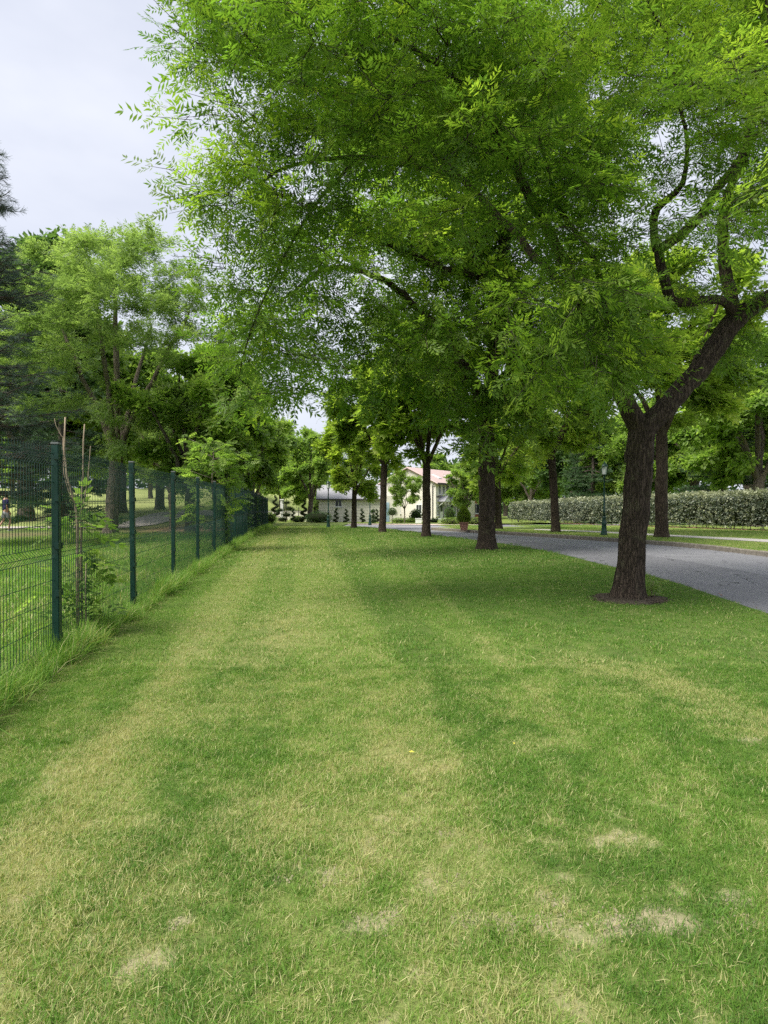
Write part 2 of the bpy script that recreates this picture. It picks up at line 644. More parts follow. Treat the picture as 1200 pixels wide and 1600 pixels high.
M = {
    'lawn': m_lawn(),
    'blade': m_blade('lawn_blade'),
    'tallblade': m_blade('tall_blade', lush=1.15),
    'ground': m_ground(),
    'asphalt': m_asphalt(),
    'kerb': mottled('kerb_concrete', (0.17, 0.15, 0.125), (0.30, 0.27, 0.23), 9, 0.9, 0.2, 0.4),
    'paving': mottled('path_concrete', (0.42, 0.40, 0.36), (0.52, 0.49, 0.45), 3, 0.9, 0.2, 0.2),
    'pinkpave': mottled('pink_paving', (0.50, 0.40, 0.34), (0.60, 0.50, 0.44), 2, 0.9, 0.2, 0.2),
    'cartpath': mottled('gravel_path', (0.40, 0.36, 0.33), (0.52, 0.47, 0.43), 5, 0.95, 0.1, 0.3),
    'green': mottled('green_powder_coat', (0.002, 0.027, 0.018), (0.004, 0.038, 0.026), 3, 0.42, 0.45),
    'wire': mottled('green_wire', (0.003, 0.024, 0.019), (0.006, 0.036, 0.028), 3, 0.45, 0.4),
    'capgrey': mottled('grey_cap', (0.12, 0.13, 0.13), (0.2, 0.21, 0.21), 9, 0.6),
    'bark': barkmat('bark_furrowed', (0.010, 0.008, 0.006), (0.088, 0.066, 0.050), (0.17, 0.16, 0.10), 30, 0.4),
    'bark2': barkmat('bark_young', (0.04, 0.032, 0.026), (0.17, 0.14, 0.115), (0.24, 0.24, 0.2), 22, 0.3),
    'barkpale': barkmat('bark_pale', (0.07, 0.055, 0.042), (0.24, 0.20, 0.155), (0.28, 0.27, 0.21), 18, 0.4),
    'twig': mottled('dry_cane', (0.17, 0.13, 0.09), (0.32, 0.26, 0.18), 12, 0.8),
    'mulch': mottled('bark_mulch', (0.032, 0.026, 0.020), (0.115, 0.095, 0.072), 30, 0.95, 0.1, 0.8),
    'leaf': leafmat('leaf_pagoda_tree', (0.053, 0.112, 0.019), (0.126, 0.212, 0.029), (0.30, 0.385, 0.05), 0.55, tscale=1.8),
    'leafmid': leafmat('leaf_avenue', (0.10, 0.165, 0.028), (0.225, 0.305, 0.048), (0.37, 0.43, 0.08), 0.55, tscale=1.8),
    'leaffeather': leafmat('leaf_feathery', (0.090, 0.150, 0.058), (0.185, 0.26, 0.090), (0.30, 0.38, 0.125), 0.52, tscale=1.7),
    'leafbush': leafmat('leaf_bushy', (0.092, 0.165, 0.040), (0.20, 0.29, 0.066), (0.33, 0.41, 0.10), 0.55, tscale=1.75),
    'leafdark': leafmat('leaf_dark', (0.036, 0.082, 0.028), (0.082, 0.145, 0.042), (0.14, 0.22, 0.065), 0.42, tscale=1.7),
    'leafpale': leafmat('leaf_pale_young', (0.12, 0.20, 0.04), (0.22, 0.32, 0.07), (0.34, 0.44, 0.12), 0.4),
    'needle': leafmat('needle_blue_green', (0.035, 0.062, 0.048), (0.075, 0.115, 0.092), (0.14, 0.19, 0.155), 0.15, 0.6),
    'cedar': leafmat('needle_cedar', (0.03, 0.070, 0.030), (0.065, 0.125, 0.050), (0.12, 0.19, 0.075), 0.2, 0.6),
    'hedge': leafmat('leaf_silver_hedge', (0.048, 0.070, 0.042), (0.125, 0.15, 0.10), (0.40, 0.42, 0.25), 0.18, 0.42, 0.5, 1.2),
    'topi': leafmat('leaf_topiary', (0.022, 0.052, 0.018), (0.05, 0.10, 0.032), (0.10, 0.17, 0.05), 0.25),
    'topigold': leafmat('leaf_gold_conifer', (0.06, 0.12, 0.012), (0.14, 0.22, 0.02), (0.26, 0.34, 0.05), 0.25),
    'core': mottled('dark_core', (0.010, 0.014, 0.008), (0.03, 0.035, 0.018), 14, 0.95, 0.05),  # near-black solid filling added inside hedge and topiary foliage to stop see-through
    'cream': mottled('cream_render', (0.64, 0.61, 0.53), (0.74, 0.70, 0.62), 1.2, 0.9, 0.2),
    'white': mottled('white_paint', (0.70, 0.70, 0.69), (0.80, 0.80, 0.79), 3, 0.6, 0.4),
    'greyroof': mottled('slate_roof', (0.26, 0.26, 0.28), (0.36, 0.36, 0.38), 5, 0.7, 0.3),
    'redroof': mottled('red_roof_tiles', (0.44, 0.33, 0.31), (0.54, 0.42, 0.39), 4, 0.8, 0.2),
    'brick': mottled('red_brick', (0.30, 0.11, 0.075), (0.42, 0.19, 0.13), 7, 0.9, 0.1),
    'darktrim': mottled('dark_trim', (0.05, 0.045, 0.045), (0.09, 0.085, 0.08), 5, 0.5, 0.4),
    'glass': mottled('window_glass', (0.02, 0.025, 0.03), (0.05, 0.055, 0.06), 1, 0.08, 0.6),
    'blue': mottled('pale_blue_door', (0.30, 0.42, 0.52), (0.38, 0.50, 0.60), 4, 0.5),
    'terracotta': mottled('terracotta', (0.34, 0.17, 0.12), (0.46, 0.25, 0.19), 8, 0.85, 0.2, 0.2),
    'skin': mottled('skin', (0.38, 0.22, 0.15), (0.45, 0.27, 0.19), 12, 0.55),
    'navy': mottled('navy_cloth', (0.012, 0.012, 0.045), (0.022, 0.022, 0.075), 20, 0.85),
    'greycloth': mottled('grey_cloth', (0.20, 0.20, 0.22), (0.28, 0.28, 0.30), 20, 0.85),
    'capcloth': mottled('white_cap_cloth', (0.6, 0.6, 0.6), (0.72, 0.72, 0.72), 20, 0.85),
    'shoe': mottled('shoe_leather', (0.3, 0.3, 0.3), (0.5, 0.5, 0.5), 20, 0.6),
    'hair': mottled('hair', (0.02, 0.015, 0.01), (0.05, 0.035, 0.025), 40, 0.6),
    'lampglass': mottled('lantern_glass', (0.55, 0.60, 0.58), (0.66, 0.70, 0.68), 4, 0.15, 0.5),
    'yellowleaf': mottled('yellow_leaf', (0.48, 0.46, 0.05), (0.60, 0.55, 0.10), 30, 0.6),
}

# ------------------------------------------------------------------ ground sheet
def axis(lo, hi, fine_lo, fine_hi, fine, grow=1.18):
    a = list(np.arange(fine_lo, fine_hi + 1e-6, fine))
    s = fine
    x = a[-1]
    while x < hi:
        s *= grow
        x += s
        a.append(x)
    s = fine
    x = a[0]
    pre = []
    while x > lo:
        s *= grow
        x -= s
        pre.append(x)
    return np.array(pre[::-1] + a)


gx = axis(-900, 900, -24, 24, 0.5)
gy = axis(-60, 1500, -10, 75, 0.5)
GX, GY = np.meshgrid(gx, gy)
low = sstep(-0.75, -0.15, GX - near_x(GY))
GZ = gz(GX, GY) - 0.13 * low - 0.03 * (1 - low)
GZ += 0.06 * (fbm(xy3(GX * .3, GY * .3), 5, 3).reshape(GX.shape) - .5) * sstep(1.0, 3.5, fence_x(GY) - GX)
fair = sstep(30, 40, GY + (fbm(xy3(GX * .12, GY * .12), 9, 3).reshape(GX.shape) - .5) * 10 + (GX + 20) * -0.25) * sstep(-9, -15, GX)
lit = np.exp(-((GX + 10.5) / 3.2) ** 2 - ((GY - 36) / 6) ** 2) * 1.2 + np.exp(-((GX + 16) / 4) ** 2 - ((GY - 27) / 3) ** 2) * .6
go = obj('ground', grid_mesh('ground', GX, GY, GZ, M['ground'], {'fairway': fair.ravel(), 'litter': np.clip(lit, 0, 1).ravel()}))
tag(go, kind='structure')

# lawn sheet between the fence and the road
ly = np.concatenate([np.arange(-6, 0.8, 0.4), np.arange(0.8, 5, 0.045), np.arange(5, 12, 0.12), np.arange(12, 66, 0.4)])
lw = np.linspace(0, 1, 130)
LY = np.repeat(ly[:, None], len(lw), 1)
lx0 = np.where(ly < 41, fence_x(ly) - 0.02, fence_x(41) - 0.02 - (ly - 41) * 0.14)
lx1 = near_x(ly) - 0.02
LX = lx0[:, None] + (lx1 - lx0)[:, None] * lw[None, :]
und = (fbm(xy3(LX * .5, LY * .5), 21, 3).reshape(LX.shape) - .5) * 0.03
LZ = gz(LX, LY) + und * sstep(0, .1, lw)[None, :] * sstep(1, .9, lw)[None, :]
dry, soil, tone = lawn_fields(LX, LY)
# skirt down to the asphalt
LX = np.concatenate([LX, LX[:, -1:] + 0.015], 1)
LY = np.concatenate([LY, LY[:, -1:]], 1)
LZ = np.concatenate([LZ, LZ[:, -1:] - 0.16], 1)
ext = lambda a: np.concatenate([a, a[:, -1:]], 1).ravel()
lo_ = obj('lawn', grid_mesh('lawn', LX, LY, LZ, M['lawn'], {'dry': ext(dry), 'soil': ext(soil), 'tone': ext(tone)}))
tag(lo_, kind='structure')


def strip(name, A, B, dz, mat, n=10, attr=None, skirt=0.0):
    """sheet between two polylines with the same number of points"""
    t = np.linspace(0, 1, n)
    X = A[:, None, 0] + (B - A)[:, None, 0] * t
    Y = A[:, None, 1] + (B - A)[:, None, 1] * t
    Z = gz(X, Y) + dz
    T = np.repeat(t[None, :], len(A), 0)
    if skirt:
        X = np.concatenate([X[:, :1], X], 1)
        Y = np.concatenate([Y[:, :1], Y], 1)
        Z = np.concatenate([Z[:, :1] - skirt, Z], 1)
        T = np.concatenate([T[:, :1], T], 1)
    return tag(obj(name, grid_mesh(name, X, Y, Z, mat, {attr: T.ravel()} if attr else None)), kind='structure')


def even(poly, n):
    p = resample(poly, 0.2)
    s = np.concatenate([[0], np.cumsum(np.linalg.norm(np.diff(p, axis=0), axis=1))])
    q = np.linspace(0, s[-1], n)
    return np.stack([np.interp(q, s, p[:, 0]), np.interp(q, s, p[:, 1])], 1)


NE, FE = even(NEAR, 120), even(FAR, 120)
# the road bends left in front of the houses: its far edge goes on past the grass island
road_far = np.vstack([FAR, [(6.0, 46.5), (3.0, 51.0), (-1.0, 53.0), (-4.2, 53.2)]])
RF = even(road_far, 160)
NR = even(np.vstack([NEAR, [(-4.2, 46.6)]]), 160)
NR[:, 0] -= 0.12 * (NR[:, 1] < 44)
strip('road', NR, RF, -0.07, M['asphalt'], 24, 'lane')
side = np.array([(FAR[-1, 0], FAR[-1, 1]), (6.0, 46.5), (3.0, 51.0)])
s2 = np.array([(24, 56.0), (22, 57.0), (20, 58)])
strip('side_road', even(side, 30), even(s2, 30), -0.075, M['asphalt'], 12, 'lane')

# verge beyond the road with kerb
FEn = FE.copy()
dirv = np.gradient(FE, axis=0)
nrm = np.stack([dirv[:, 1], -dirv[:, 0]], 1)
nrm /= np.linalg.norm(nrm, axis=1)[:, None]
outer = FE + nrm * 0.155
far_out = np.array([(90 - 25 * k / 119, -9 + 75 * k / 119) for k in range(120)])


def m_verge():
    t = NT('verge_turf')
    w = t.coord('world')
    f = t.noise(w, 1.3, 6, 0.65)
    f2 = t.noise(w, 55, 4, 0.75)
    c = t.ramp(t.math('ADD', t.math('MULTIPLY', f, .6), t.math('MULTIPLY', f2, .4)), [(0.32, (0.10, 0.165, 0.035)), (0.55, (0.19, 0.245, 0.06)), (0.75, (0.33, 0.32, 0.115))])
    t.base(c, 0.95, 0.1)
    t.bump(f2, 0.6, 0.02)
    return t.m


M['verge'] = m_verge()
# verge: triangulated fan-like strip, graded so that the near part is fine
tt = np.concatenate([np.linspace(0, .12, 24), np.linspace(.14, 1, 30)])
VX = outer[:, None, 0] + (far_out - outer)[:, None, 0] * tt
VY = outer[:, None, 1] + (far_out - outer)[:, None, 1] * tt
VZ = gz(VX, VY) + 0.055
VX = np.concatenate([VX[:, :1], VX], 1)
VY = np.concatenate([VY[:, :1], VY], 1)
VZ = np.concatenate([VZ[:, :1] - .15, VZ], 1)
tag(obj('grass_verge', grid_mesh('grass_verge', VX, VY, VZ, M['verge'])), kind='structure')

kerb = tag(bpy.data.objects.new('kerb', None), kind='structure')
link(kerb)
ks = np.concatenate([[0], np.cumsum(np.linalg.norm(np.diff(FE, axis=0), axis=1))])
k0 = 0.0
while k0 + 1.0 < ks[-1]:
    q = np.array([k0 + 0.004, k0 + 0.5, k0 + 0.996])
    x_, y_ = np.interp(q, ks, FE[:, 0]), np.interp(q, ks, FE[:, 1])
    nx_, ny_ = np.interp(q, ks, nrm[:, 0]), np.interp(q, ks, nrm[:, 1])
    lift = rng.normal(0, 0.004)
    vs_ = []
    for i in range(3):
        g = float(gz(x_[i], y_[i]))
        for off, zz in ((0, -0.16), (0, 0.045), (0.02, 0.064), (0.15, 0.064), (0.15, -0.16)):
            vs_.append((x_[i] + nx_[i] * off, y_[i] + ny_[i] * off, g + zz + lift))
    fs = [(0, 1, 2, 3, 4), (14, 13, 12, 11, 10)]
    for i in range(2):
        for k in range(4):
            fs.append((i * 5 + k, i * 5 + k + 5, i * 5 + k + 6, i * 5 + k + 1))
    if y_[1] > 4:
        MB().add(vs_, fs).build('kerb_stone', M['kerb'], kerb)
    k0 += 1.0

# footpath on the verge
pa = np.array([(17.0, 9.5)] + [tuple(ground_at(u, v)[:2]) for u, v in ((1200, 850), (1120, 845.0), (1030, 839.5), (950, 835), (880, 831.5), (835, 829.6))])
pb = np.array([(18.2, 9.5)] + [tuple(ground_at(u, v)[:2]) for u, v in ((1200, 846), (1120, 841.8), (1030, 837), (950, 833), (880, 830), (835, 828.4))])
strip('footpath', even(pa, 60), even(pb, 60), 0.064, M['paving'], 4)
# pavement and gardens before the houses
strip('pavement', even(np.array([(-4.2, 53.3), (-1, 53.1), (3.2, 51.2), (5.5, 49.0)]), 30), even(np.array([(-4.2, 56.5), (0, 56.2), (5.0, 55.4), (9, 54)]), 30), -0.03, M['pinkpave'], 4)
gaA = np.array([(-9.6, 56.55), (-4.2, 56.55), (0, 56.25), (5.0, 55.45), (9, 54.1)])
gaB = np.array([(-14, 110), (-4, 110), (4, 110), (20, 110), (60, 100)])
strip('garden', even(gaA, 40), even(gaB, 40), 0.0, M['verge'], 20)
# path on the golf course
ca = np.array([(-30, 33), (-16.5, 33.5), (-14.0, 37.5), (-14.5, 48), (-12, 58)])
strip('cart_path', even(ca, 50), even(ca + np.array([(0.3, 2.2), (-.3, 2.2), (-2.0, 1.2), (-2.4, 0.4), (-2.2, 1.0)]), 50), 0.01, M['cartpath'], 5)

# ------------------------------------------------------------------ instanced grass
def tuft(name, nb, rad, hmin, hmax, width, lean, mat, seed, curl=0.5):
    g = np.random.default_rng(seed)
    r = rad * np.sqrt(g.random(nb))
    a = g.random(nb) * 2 * PI
    bx, by = r * np.cos(a), r * np.sin(a)
    h = hmin + (hmax - hmin) * g.random(nb)
    la = g.random(nb) * 2 * PI
    ln = np.abs(g.normal(0, lean, nb))
    dx, dy = np.cos(la), np.sin(la)
    wa = la + PI / 2 + g.normal(0, .5, nb)
    wx, wy = np.cos(wa), np.sin(wa)
    w = width * (0.7 + 0.6 * g.random(nb))
    V = np.zeros((nb, 5, 3))
    for k, (t, ww) in enumerate(((0, 1), (0.55, 0.8))):
        off = h * (ln * t + curl * ln * t * t)
        zz = h * t * (1 - 0.25 * np.minimum(ln, 1.5) * t)
        for j, sgn in enumerate((-1, 1)):
            V[:, k * 2 + j, 0] = bx + dx * off + sgn * wx * w * ww / 2
            V[:, k * 2 + j, 1] = by + dy * off + sgn * wy * w * ww / 2
            V[:, k * 2 + j, 2] = zz - 0.004
    off = h * (ln + curl * ln)
    V[:, 4, 0] = bx + dx * off
    V[:, 4, 1] = by + dy * off
    V[:, 4, 2] = h * np.maximum(0.12, (1 - 0.38 * np.minimum(ln, 1.8) * (1 + curl * .5)))
    b = np.arange(nb)[:, None] * 5
    q = (b + np.array([0, 1, 3, 2])).astype(np.int32)
    t = (b + np.array([2, 3, 4])).astype(np.int32)
    me = np_mesh(name, V.reshape(-1, 3), q, t, mat, {'rnd': np.repeat(g.random(nb), 5), 'rnd2': np.repeat(g.random(nb), 5)})
    return bpy.data.objects.new(name, me)


def scatter(name, pts, rotz, scl, dryv, tonev, variants, label=None, cat=None, tilt=0.12, pick=None, rot=None, parent=None):
    n = len(pts)
    if rot is None:
        rot = np.stack([rng.normal(0, tilt, n), rng.normal(0, tilt, n), rotz], 1)
    if dryv is None:
        dryv = np.zeros(n)
    me = np_mesh(name, pts, attrs={'rot': rot, 'scl': np.stack([scl] * 3, 1), 'dry': dryv, 'tone': tonev, 'tint': tonev, 'pick': rng.integers(0, len(variants), n) if pick is None else pick})
    o = obj(name, me, parent)
    ng = bpy.data.node_groups.new(name, 'GeometryNodeTree')
    ng.interface.new_socket('Geometry', in_out='INPUT', socket_type='NodeSocketGeometry')
    ng.interface.new_socket('Geometry', in_out='OUTPUT', socket_type='NodeSocketGeometry')
    N, L = ng.nodes, ng.links
    gi, gout = N.new('NodeGroupInput'), N.new('NodeGroupOutput')
    inst = N.new('GeometryNodeInstanceOnPoints')
    join = N.new('GeometryNodeJoinGeometry')
    for vo in reversed(variants):          # the join node numbers its inputs from the last link
        oi = N.new('GeometryNodeObjectInfo')
        oi.inputs['Object'].default_value = vo
        oi.inputs['As Instance'].default_value = True
        L.new(oi.outputs['Geometry'], join.inputs[0])

    def na(nm, typ):
        a = N.new('GeometryNodeInputNamedAttribute')
        a.data_type = typ
        a.inputs['Name'].default_value = nm
        return a.outputs['Attribute']
    e2r = N.new('FunctionNodeEulerToRotation')
    L.new(na('rot', 'FLOAT_VECTOR'), e2r.inputs[0])
    m2p = N.new('GeometryNodeMeshToPoints')
    L.new(gi.outputs[0], m2p.inputs['Mesh'])
    L.new(m2p.outputs[0], inst.inputs['Points'])
    L.new(join.outputs[0], inst.inputs['Instance'])
    inst.inputs['Pick Instance'].default_value = True
    L.new(na('pick', 'FLOAT'), inst.inputs['Instance Index'])
    L.new(e2r.outputs[0], inst.inputs['Rotation'])
    L.new(na('scl', 'FLOAT_VECTOR'), inst.inputs['Scale'])
    L.new(inst.outputs[0], gout.inputs[0])
    md = o.modifiers.new('scatter', 'NODES')
    md.node_group = ng
    return tag(o, label, cat, kind='stuff')


def jgrid(x0, x1, y0, y1, sp):
    X, Y = np.meshgrid(np.arange(x0, x1, sp), np.arange(y0, y1, sp))
    X = X.ravel() + rng.uniform(-.5, .5, X.size) * sp
    Y = Y.ravel() + rng.uniform(-.5, .5, Y.size) * sp
    return X, Y


LT_near = [tuft('tuft', 56, 0.042, 0.009, 0.027, 0.0021, 0.75, M['blade'], 100 + k) for k in range(5)]
LT_mid = [tuft('tuft', 46, 0.085, 0.012, 0.03, 0.004, 0.7, M['blade'], 200 + k) for k in range(4)]
LT_far = [tuft('tuft', 46, 0.19, 0.02, 0.042, 0.009, 0.6, M['blade'], 300 + k) for k in range(3)]


def lawn_zone(y0, y1, sp, variants, marg=0.75):
    X, Y = jgrid(-9, 6, y0, y1, sp)
    keep = (np.abs(X) < Y * 0.6 * 1.0 + marg) & (X > fence_x(np.minimum(Y, 41)) - .05) & (X < near_x(Y) - 0.05)
    X, Y = X[keep], Y[keep]
    d_, s_, t_ = lawn_fields(X, Y)
    n3 = fbm(xy3(X * 9, Y * 9), 41, 2)
    keep = (rng.random(len(X)) > s_ * 0.86) & (rng.random(len(X)) < 0.55 + n3)
    ring = (X - TR1[0]) ** 2 + (Y - TR1[1]) ** 2 > 0.45 ** 2
    keep &= ring
    X, Y, d_, t_, n3 = X[keep], Y[keep], d_[keep], t_[keep], n3[keep]
    scl = (0.65 + 0.75 * fbm(xy3(X * 3, Y * 3), 51, 3)) * rng.uniform(.8, 1.25, len(X))
    und = (fbm(xy3(X * .5, Y * .5), 21, 3) - .5) * 0.03
    P_ = np.stack([X, Y, gz(X, Y) + und], 1)
    return P_, scl, np.clip(d_ + rng.normal(0, .1, len(X)), 0, 1), np.clip(t_ + rng.normal(0, .12, len(X)), 0, 1), rng.integers(variants[0], variants[1], len(X))


TR1 = ground_at(983, 937)
zones = [lawn_zone(1.15, 5.2, 0.033, (0, 5)), lawn_zone(5.2, 13.0, 0.085, (5, 9), .5), lawn_zone(13.0, 46.0, 0.21, (9, 12), .5)]
zp, zs, zd, zt, zk = [np.concatenate([z[k] for z in zones]) for k in range(5)]
scatter('lawn_grass', zp, rng.uniform(0, 2 * PI, len(zp)), zs, zd, zt, LT_near + LT_mid + LT_far, 'short mown patchy grass of the long lawn', 'grass', pick=zk)

# verge grass beyond the road
X, Y = jgrid(4, 30, 10, 46, 0.2)
fxe = np.interp(Y, FE[:, 1], FE[:, 0])
k = (X > fxe + .2) & (X < Y * .62 + 1) & (X < fxe + 12)
k &= np.array([True] * len(X))
pmid = even((pa + pb) / 2, 60)
pdist = np.abs(X - np.interp(Y, pmid[:, 1], pmid[:, 0]))
pw = 0.5 * np.abs(np.interp(Y, even(pb, 60)[:, 1], even(pb, 60)[:, 0]) - np.interp(Y, even(pa, 60)[:, 1], even(pa, 60)[:, 0]))
k &= ~((pdist < 1.5) & (Y > 9) & (np.abs(X - np.interp(Y, pmid[:, 1], pmid[:, 0])) < 1.3))
X, Y = X[k], Y[k]
nn = fbm(xy3(X * .8, Y * .8), 61, 4)
scatter('verge_grass', np.stack([X, Y, gz(X, Y) + .055], 1), rng.uniform(0, 6.28, len(X)), rng.uniform(.6, 1.0, len(X)), np.clip(.35 + (nn - .5) * 1.2, 0, 1), np.clip(.6 + (nn - .5), 0, 1), LT_far, 'short grass on the verge beyond the road', 'grass')

# long grass under and behind the fence
TG = [tuft('long_tuft', 34, 0.06, 0.12, 0.37, 0.006, 0.45, M['tallblade'], 400 + k, 0.9) for k in range(5)]
YY = 41 * rng.random(3400) ** 1.3 + .8
off = np.abs(rng.normal(0, 0.15, len(YY))) * np.where(rng.random(len(YY)) < .4, .45, -1.4)
XX = fence_x(YY) + off + .04
hs = (0.5 + 0.8 * fbm(xy3(XX * 1.3, YY * 1.3), 71, 3)) * np.exp(-np.abs(off) * 1.2)
scatter('tall_grass', np.stack([XX, YY, gz(XX, YY) - .01], 1), rng.uniform(0, 6.28, len(YY)), hs * rng.uniform(.6, 1.15, len(YY)), np.clip(rng.normal(.12, .12, len(YY)), 0, .8), np.clip(rng.normal(.55, .2, len(YY)), 0, 1), TG, 'long unmown grass growing along the foot of the green fence', 'grass')
MG = [tuft('meadow_tuft', 40, 0.16, 0.05, 0.20, 0.008, 0.7, M['tallblade'], 500 + k, 0.9) for k in range(4)]
X, Y = jgrid(-20, -2, 2.0, 27, 0.17)
k = (X < fence_x(Y) - .12) & (X > -Y * .62 - 1.5) & (rng.random(len(X)) < 0.25 + fbm(xy3(X * .9, Y * .9), 81, 3)) & (X > -13)
X, Y = X[k], Y[k]
nn = fbm(xy3(X * .7, Y * .7), 91, 4)
gzz = gz(X, Y) - .03 + 0.06 * (fbm(xy3(X * .3, Y * .3), 5, 3) - .5) * sstep(1.0, 3.5, fence_x(Y) - X)
scatter('meadow_grass', np.stack([X, Y, gzz], 1), rng.uniform(0, 6.28, len(X)), (.5 + .9 * nn) * rng.uniform(.7, 1.3, len(X)), np.clip(.18 + (nn - .5) * .9, 0, 1), np.clip(.6 + (nn - .5) * 1.4, 0, 1), MG, 'rough meadow grass behind the green fence', 'grass')
# ------------------------------------------------------------------ fence
fence = thing('mesh_fence', 'dark green wire mesh fence with square steel posts along the lawn', 'fence', (float(fence_x(5.41)), 5.41, 0))
FO = np.array(fence.location)
FDIR = np.array((FENCE_K, 1.0)) / math.hypot(FENCE_K, 1)
FN = np.array((FDIR[1], -FDIR[0]))          # towards the lawn
FANG = math.atan2(FDIR[1], FDIR[0])
SP, HF = 2.5, 1.84
post_me = MB().box((-.035, -.03, -.05), (.035, .03, HF - .012)).mesh('post', M['green'], bevel=.006)
cap_me = MB().box((-.038, -.033, HF - .012), (.038, .033, HF + .006)).mesh('post_cap', M['capgrey'], bevel=.004)
clip_mb = MB()
for zc in (.18, .55, .95, 1.35, 1.7):
    clip_mb.box((-.050, -.034, zc), (-.0352, .0, zc + .05))
    clip_mb.box((.0352, -.034, zc), (.050, .0, zc + .05))
clip_me = clip_mb.mesh('clip', M['wire'])


def wire_panel_mesh():
    """welded mesh with three folded ribs: verticals every 50 mm"""
    prof = [(0.02, 0.0)]
    for zc in (0.10, 0.92, 1.70):
        prof += [(zc - .05, 0.0), (zc, 0.042), (zc + .05, 0.0)]
    prof += [(1.80, 0.0)]
    prof = np.array(prof)
    V, Q = [], []
    n = 0
    r = 0.0026
    L = SP - 0.075
    cross = [(-r, 0), (0, -r), (r, 0), (0, r)]
    for i in range(int(L / .05) + 1):
        x = -L / 2 + .012 + i * .05
        for (z, yv) in prof:
            for cx, cy_ in cross:
                V.append((x + cx, yv + cy_, z))
        for s in range(len(prof) - 1):
            for c in range(4):
                a, b = n + s * 4 + c, n + s * 4 + (c + 1) % 4
                Q.append((a, b, b + 4, a + 4))
        n += len(prof) * 4
    hz = [0.05, 0.10, 0.15, 0.33, 0.51, 0.69, 0.87, 0.92, 0.97, 1.15, 1.33, 1.51, 1.65, 1.70, 1.75]
    for z in hz:
        yv = np.interp(z, prof[:, 0], prof[:, 1])
        yo = yv + 0.005
        for x in (-L / 2, L / 2):
            for cy_, cz in cross:
                V.append((x, yo + cy_, z + cz))
        for c in range(4):
            a, b = n + c, n + (c + 1) % 4
            Q.append((a, b, b + 4, a + 4))
        n += 8
    return np_mesh('wire_panel', np.array(V), quads=np.array(Q), mat=M['wire'])


panel_me = wire_panel_mesh()
for i in range(-1, 15):
    d = FDIR * (i * SP)
    wx, wy = FO[0] + d[0], FO[1] + d[1]
    z0 = float(gz(wx, wy))
    a = FANG
    if i >= 0:
        po = obj('post', post_me, fence)
        po.location = (d[0], d[1], z0)
        po.rotation_euler = (R(random.gauss(0, .35)), R(random.gauss(0, .35)), a)
        for nm, me in (('post_cap', cap_me), ('clip', clip_me)):
            c = obj(nm, me, po)
            if nm == 'clip':
                tag(c, kind='stuff')
    if i < 14:
        m_ = FDIR * ((i + .5) * SP)
        pa_ = obj('wire_panel', panel_me, fence)
        z1 = float(gz(FO[0] + m_[0] + FDIR[0] * SP / 2, FO[1] + m_[1] + FDIR[1] * SP / 2))
        pa_.location = (m_[0] - FN[0] * .012, m_[1] - FN[1] * .012, (z0 + z1) / 2 + random.gauss(0, .004))
        pa_.rotation_euler = (0, 0, a + PI)

# ------------------------------------------------------------------ trees
def norm(v):
    return v / np.maximum(np.linalg.norm(v, axis=-1, keepdims=True), 1e-9)


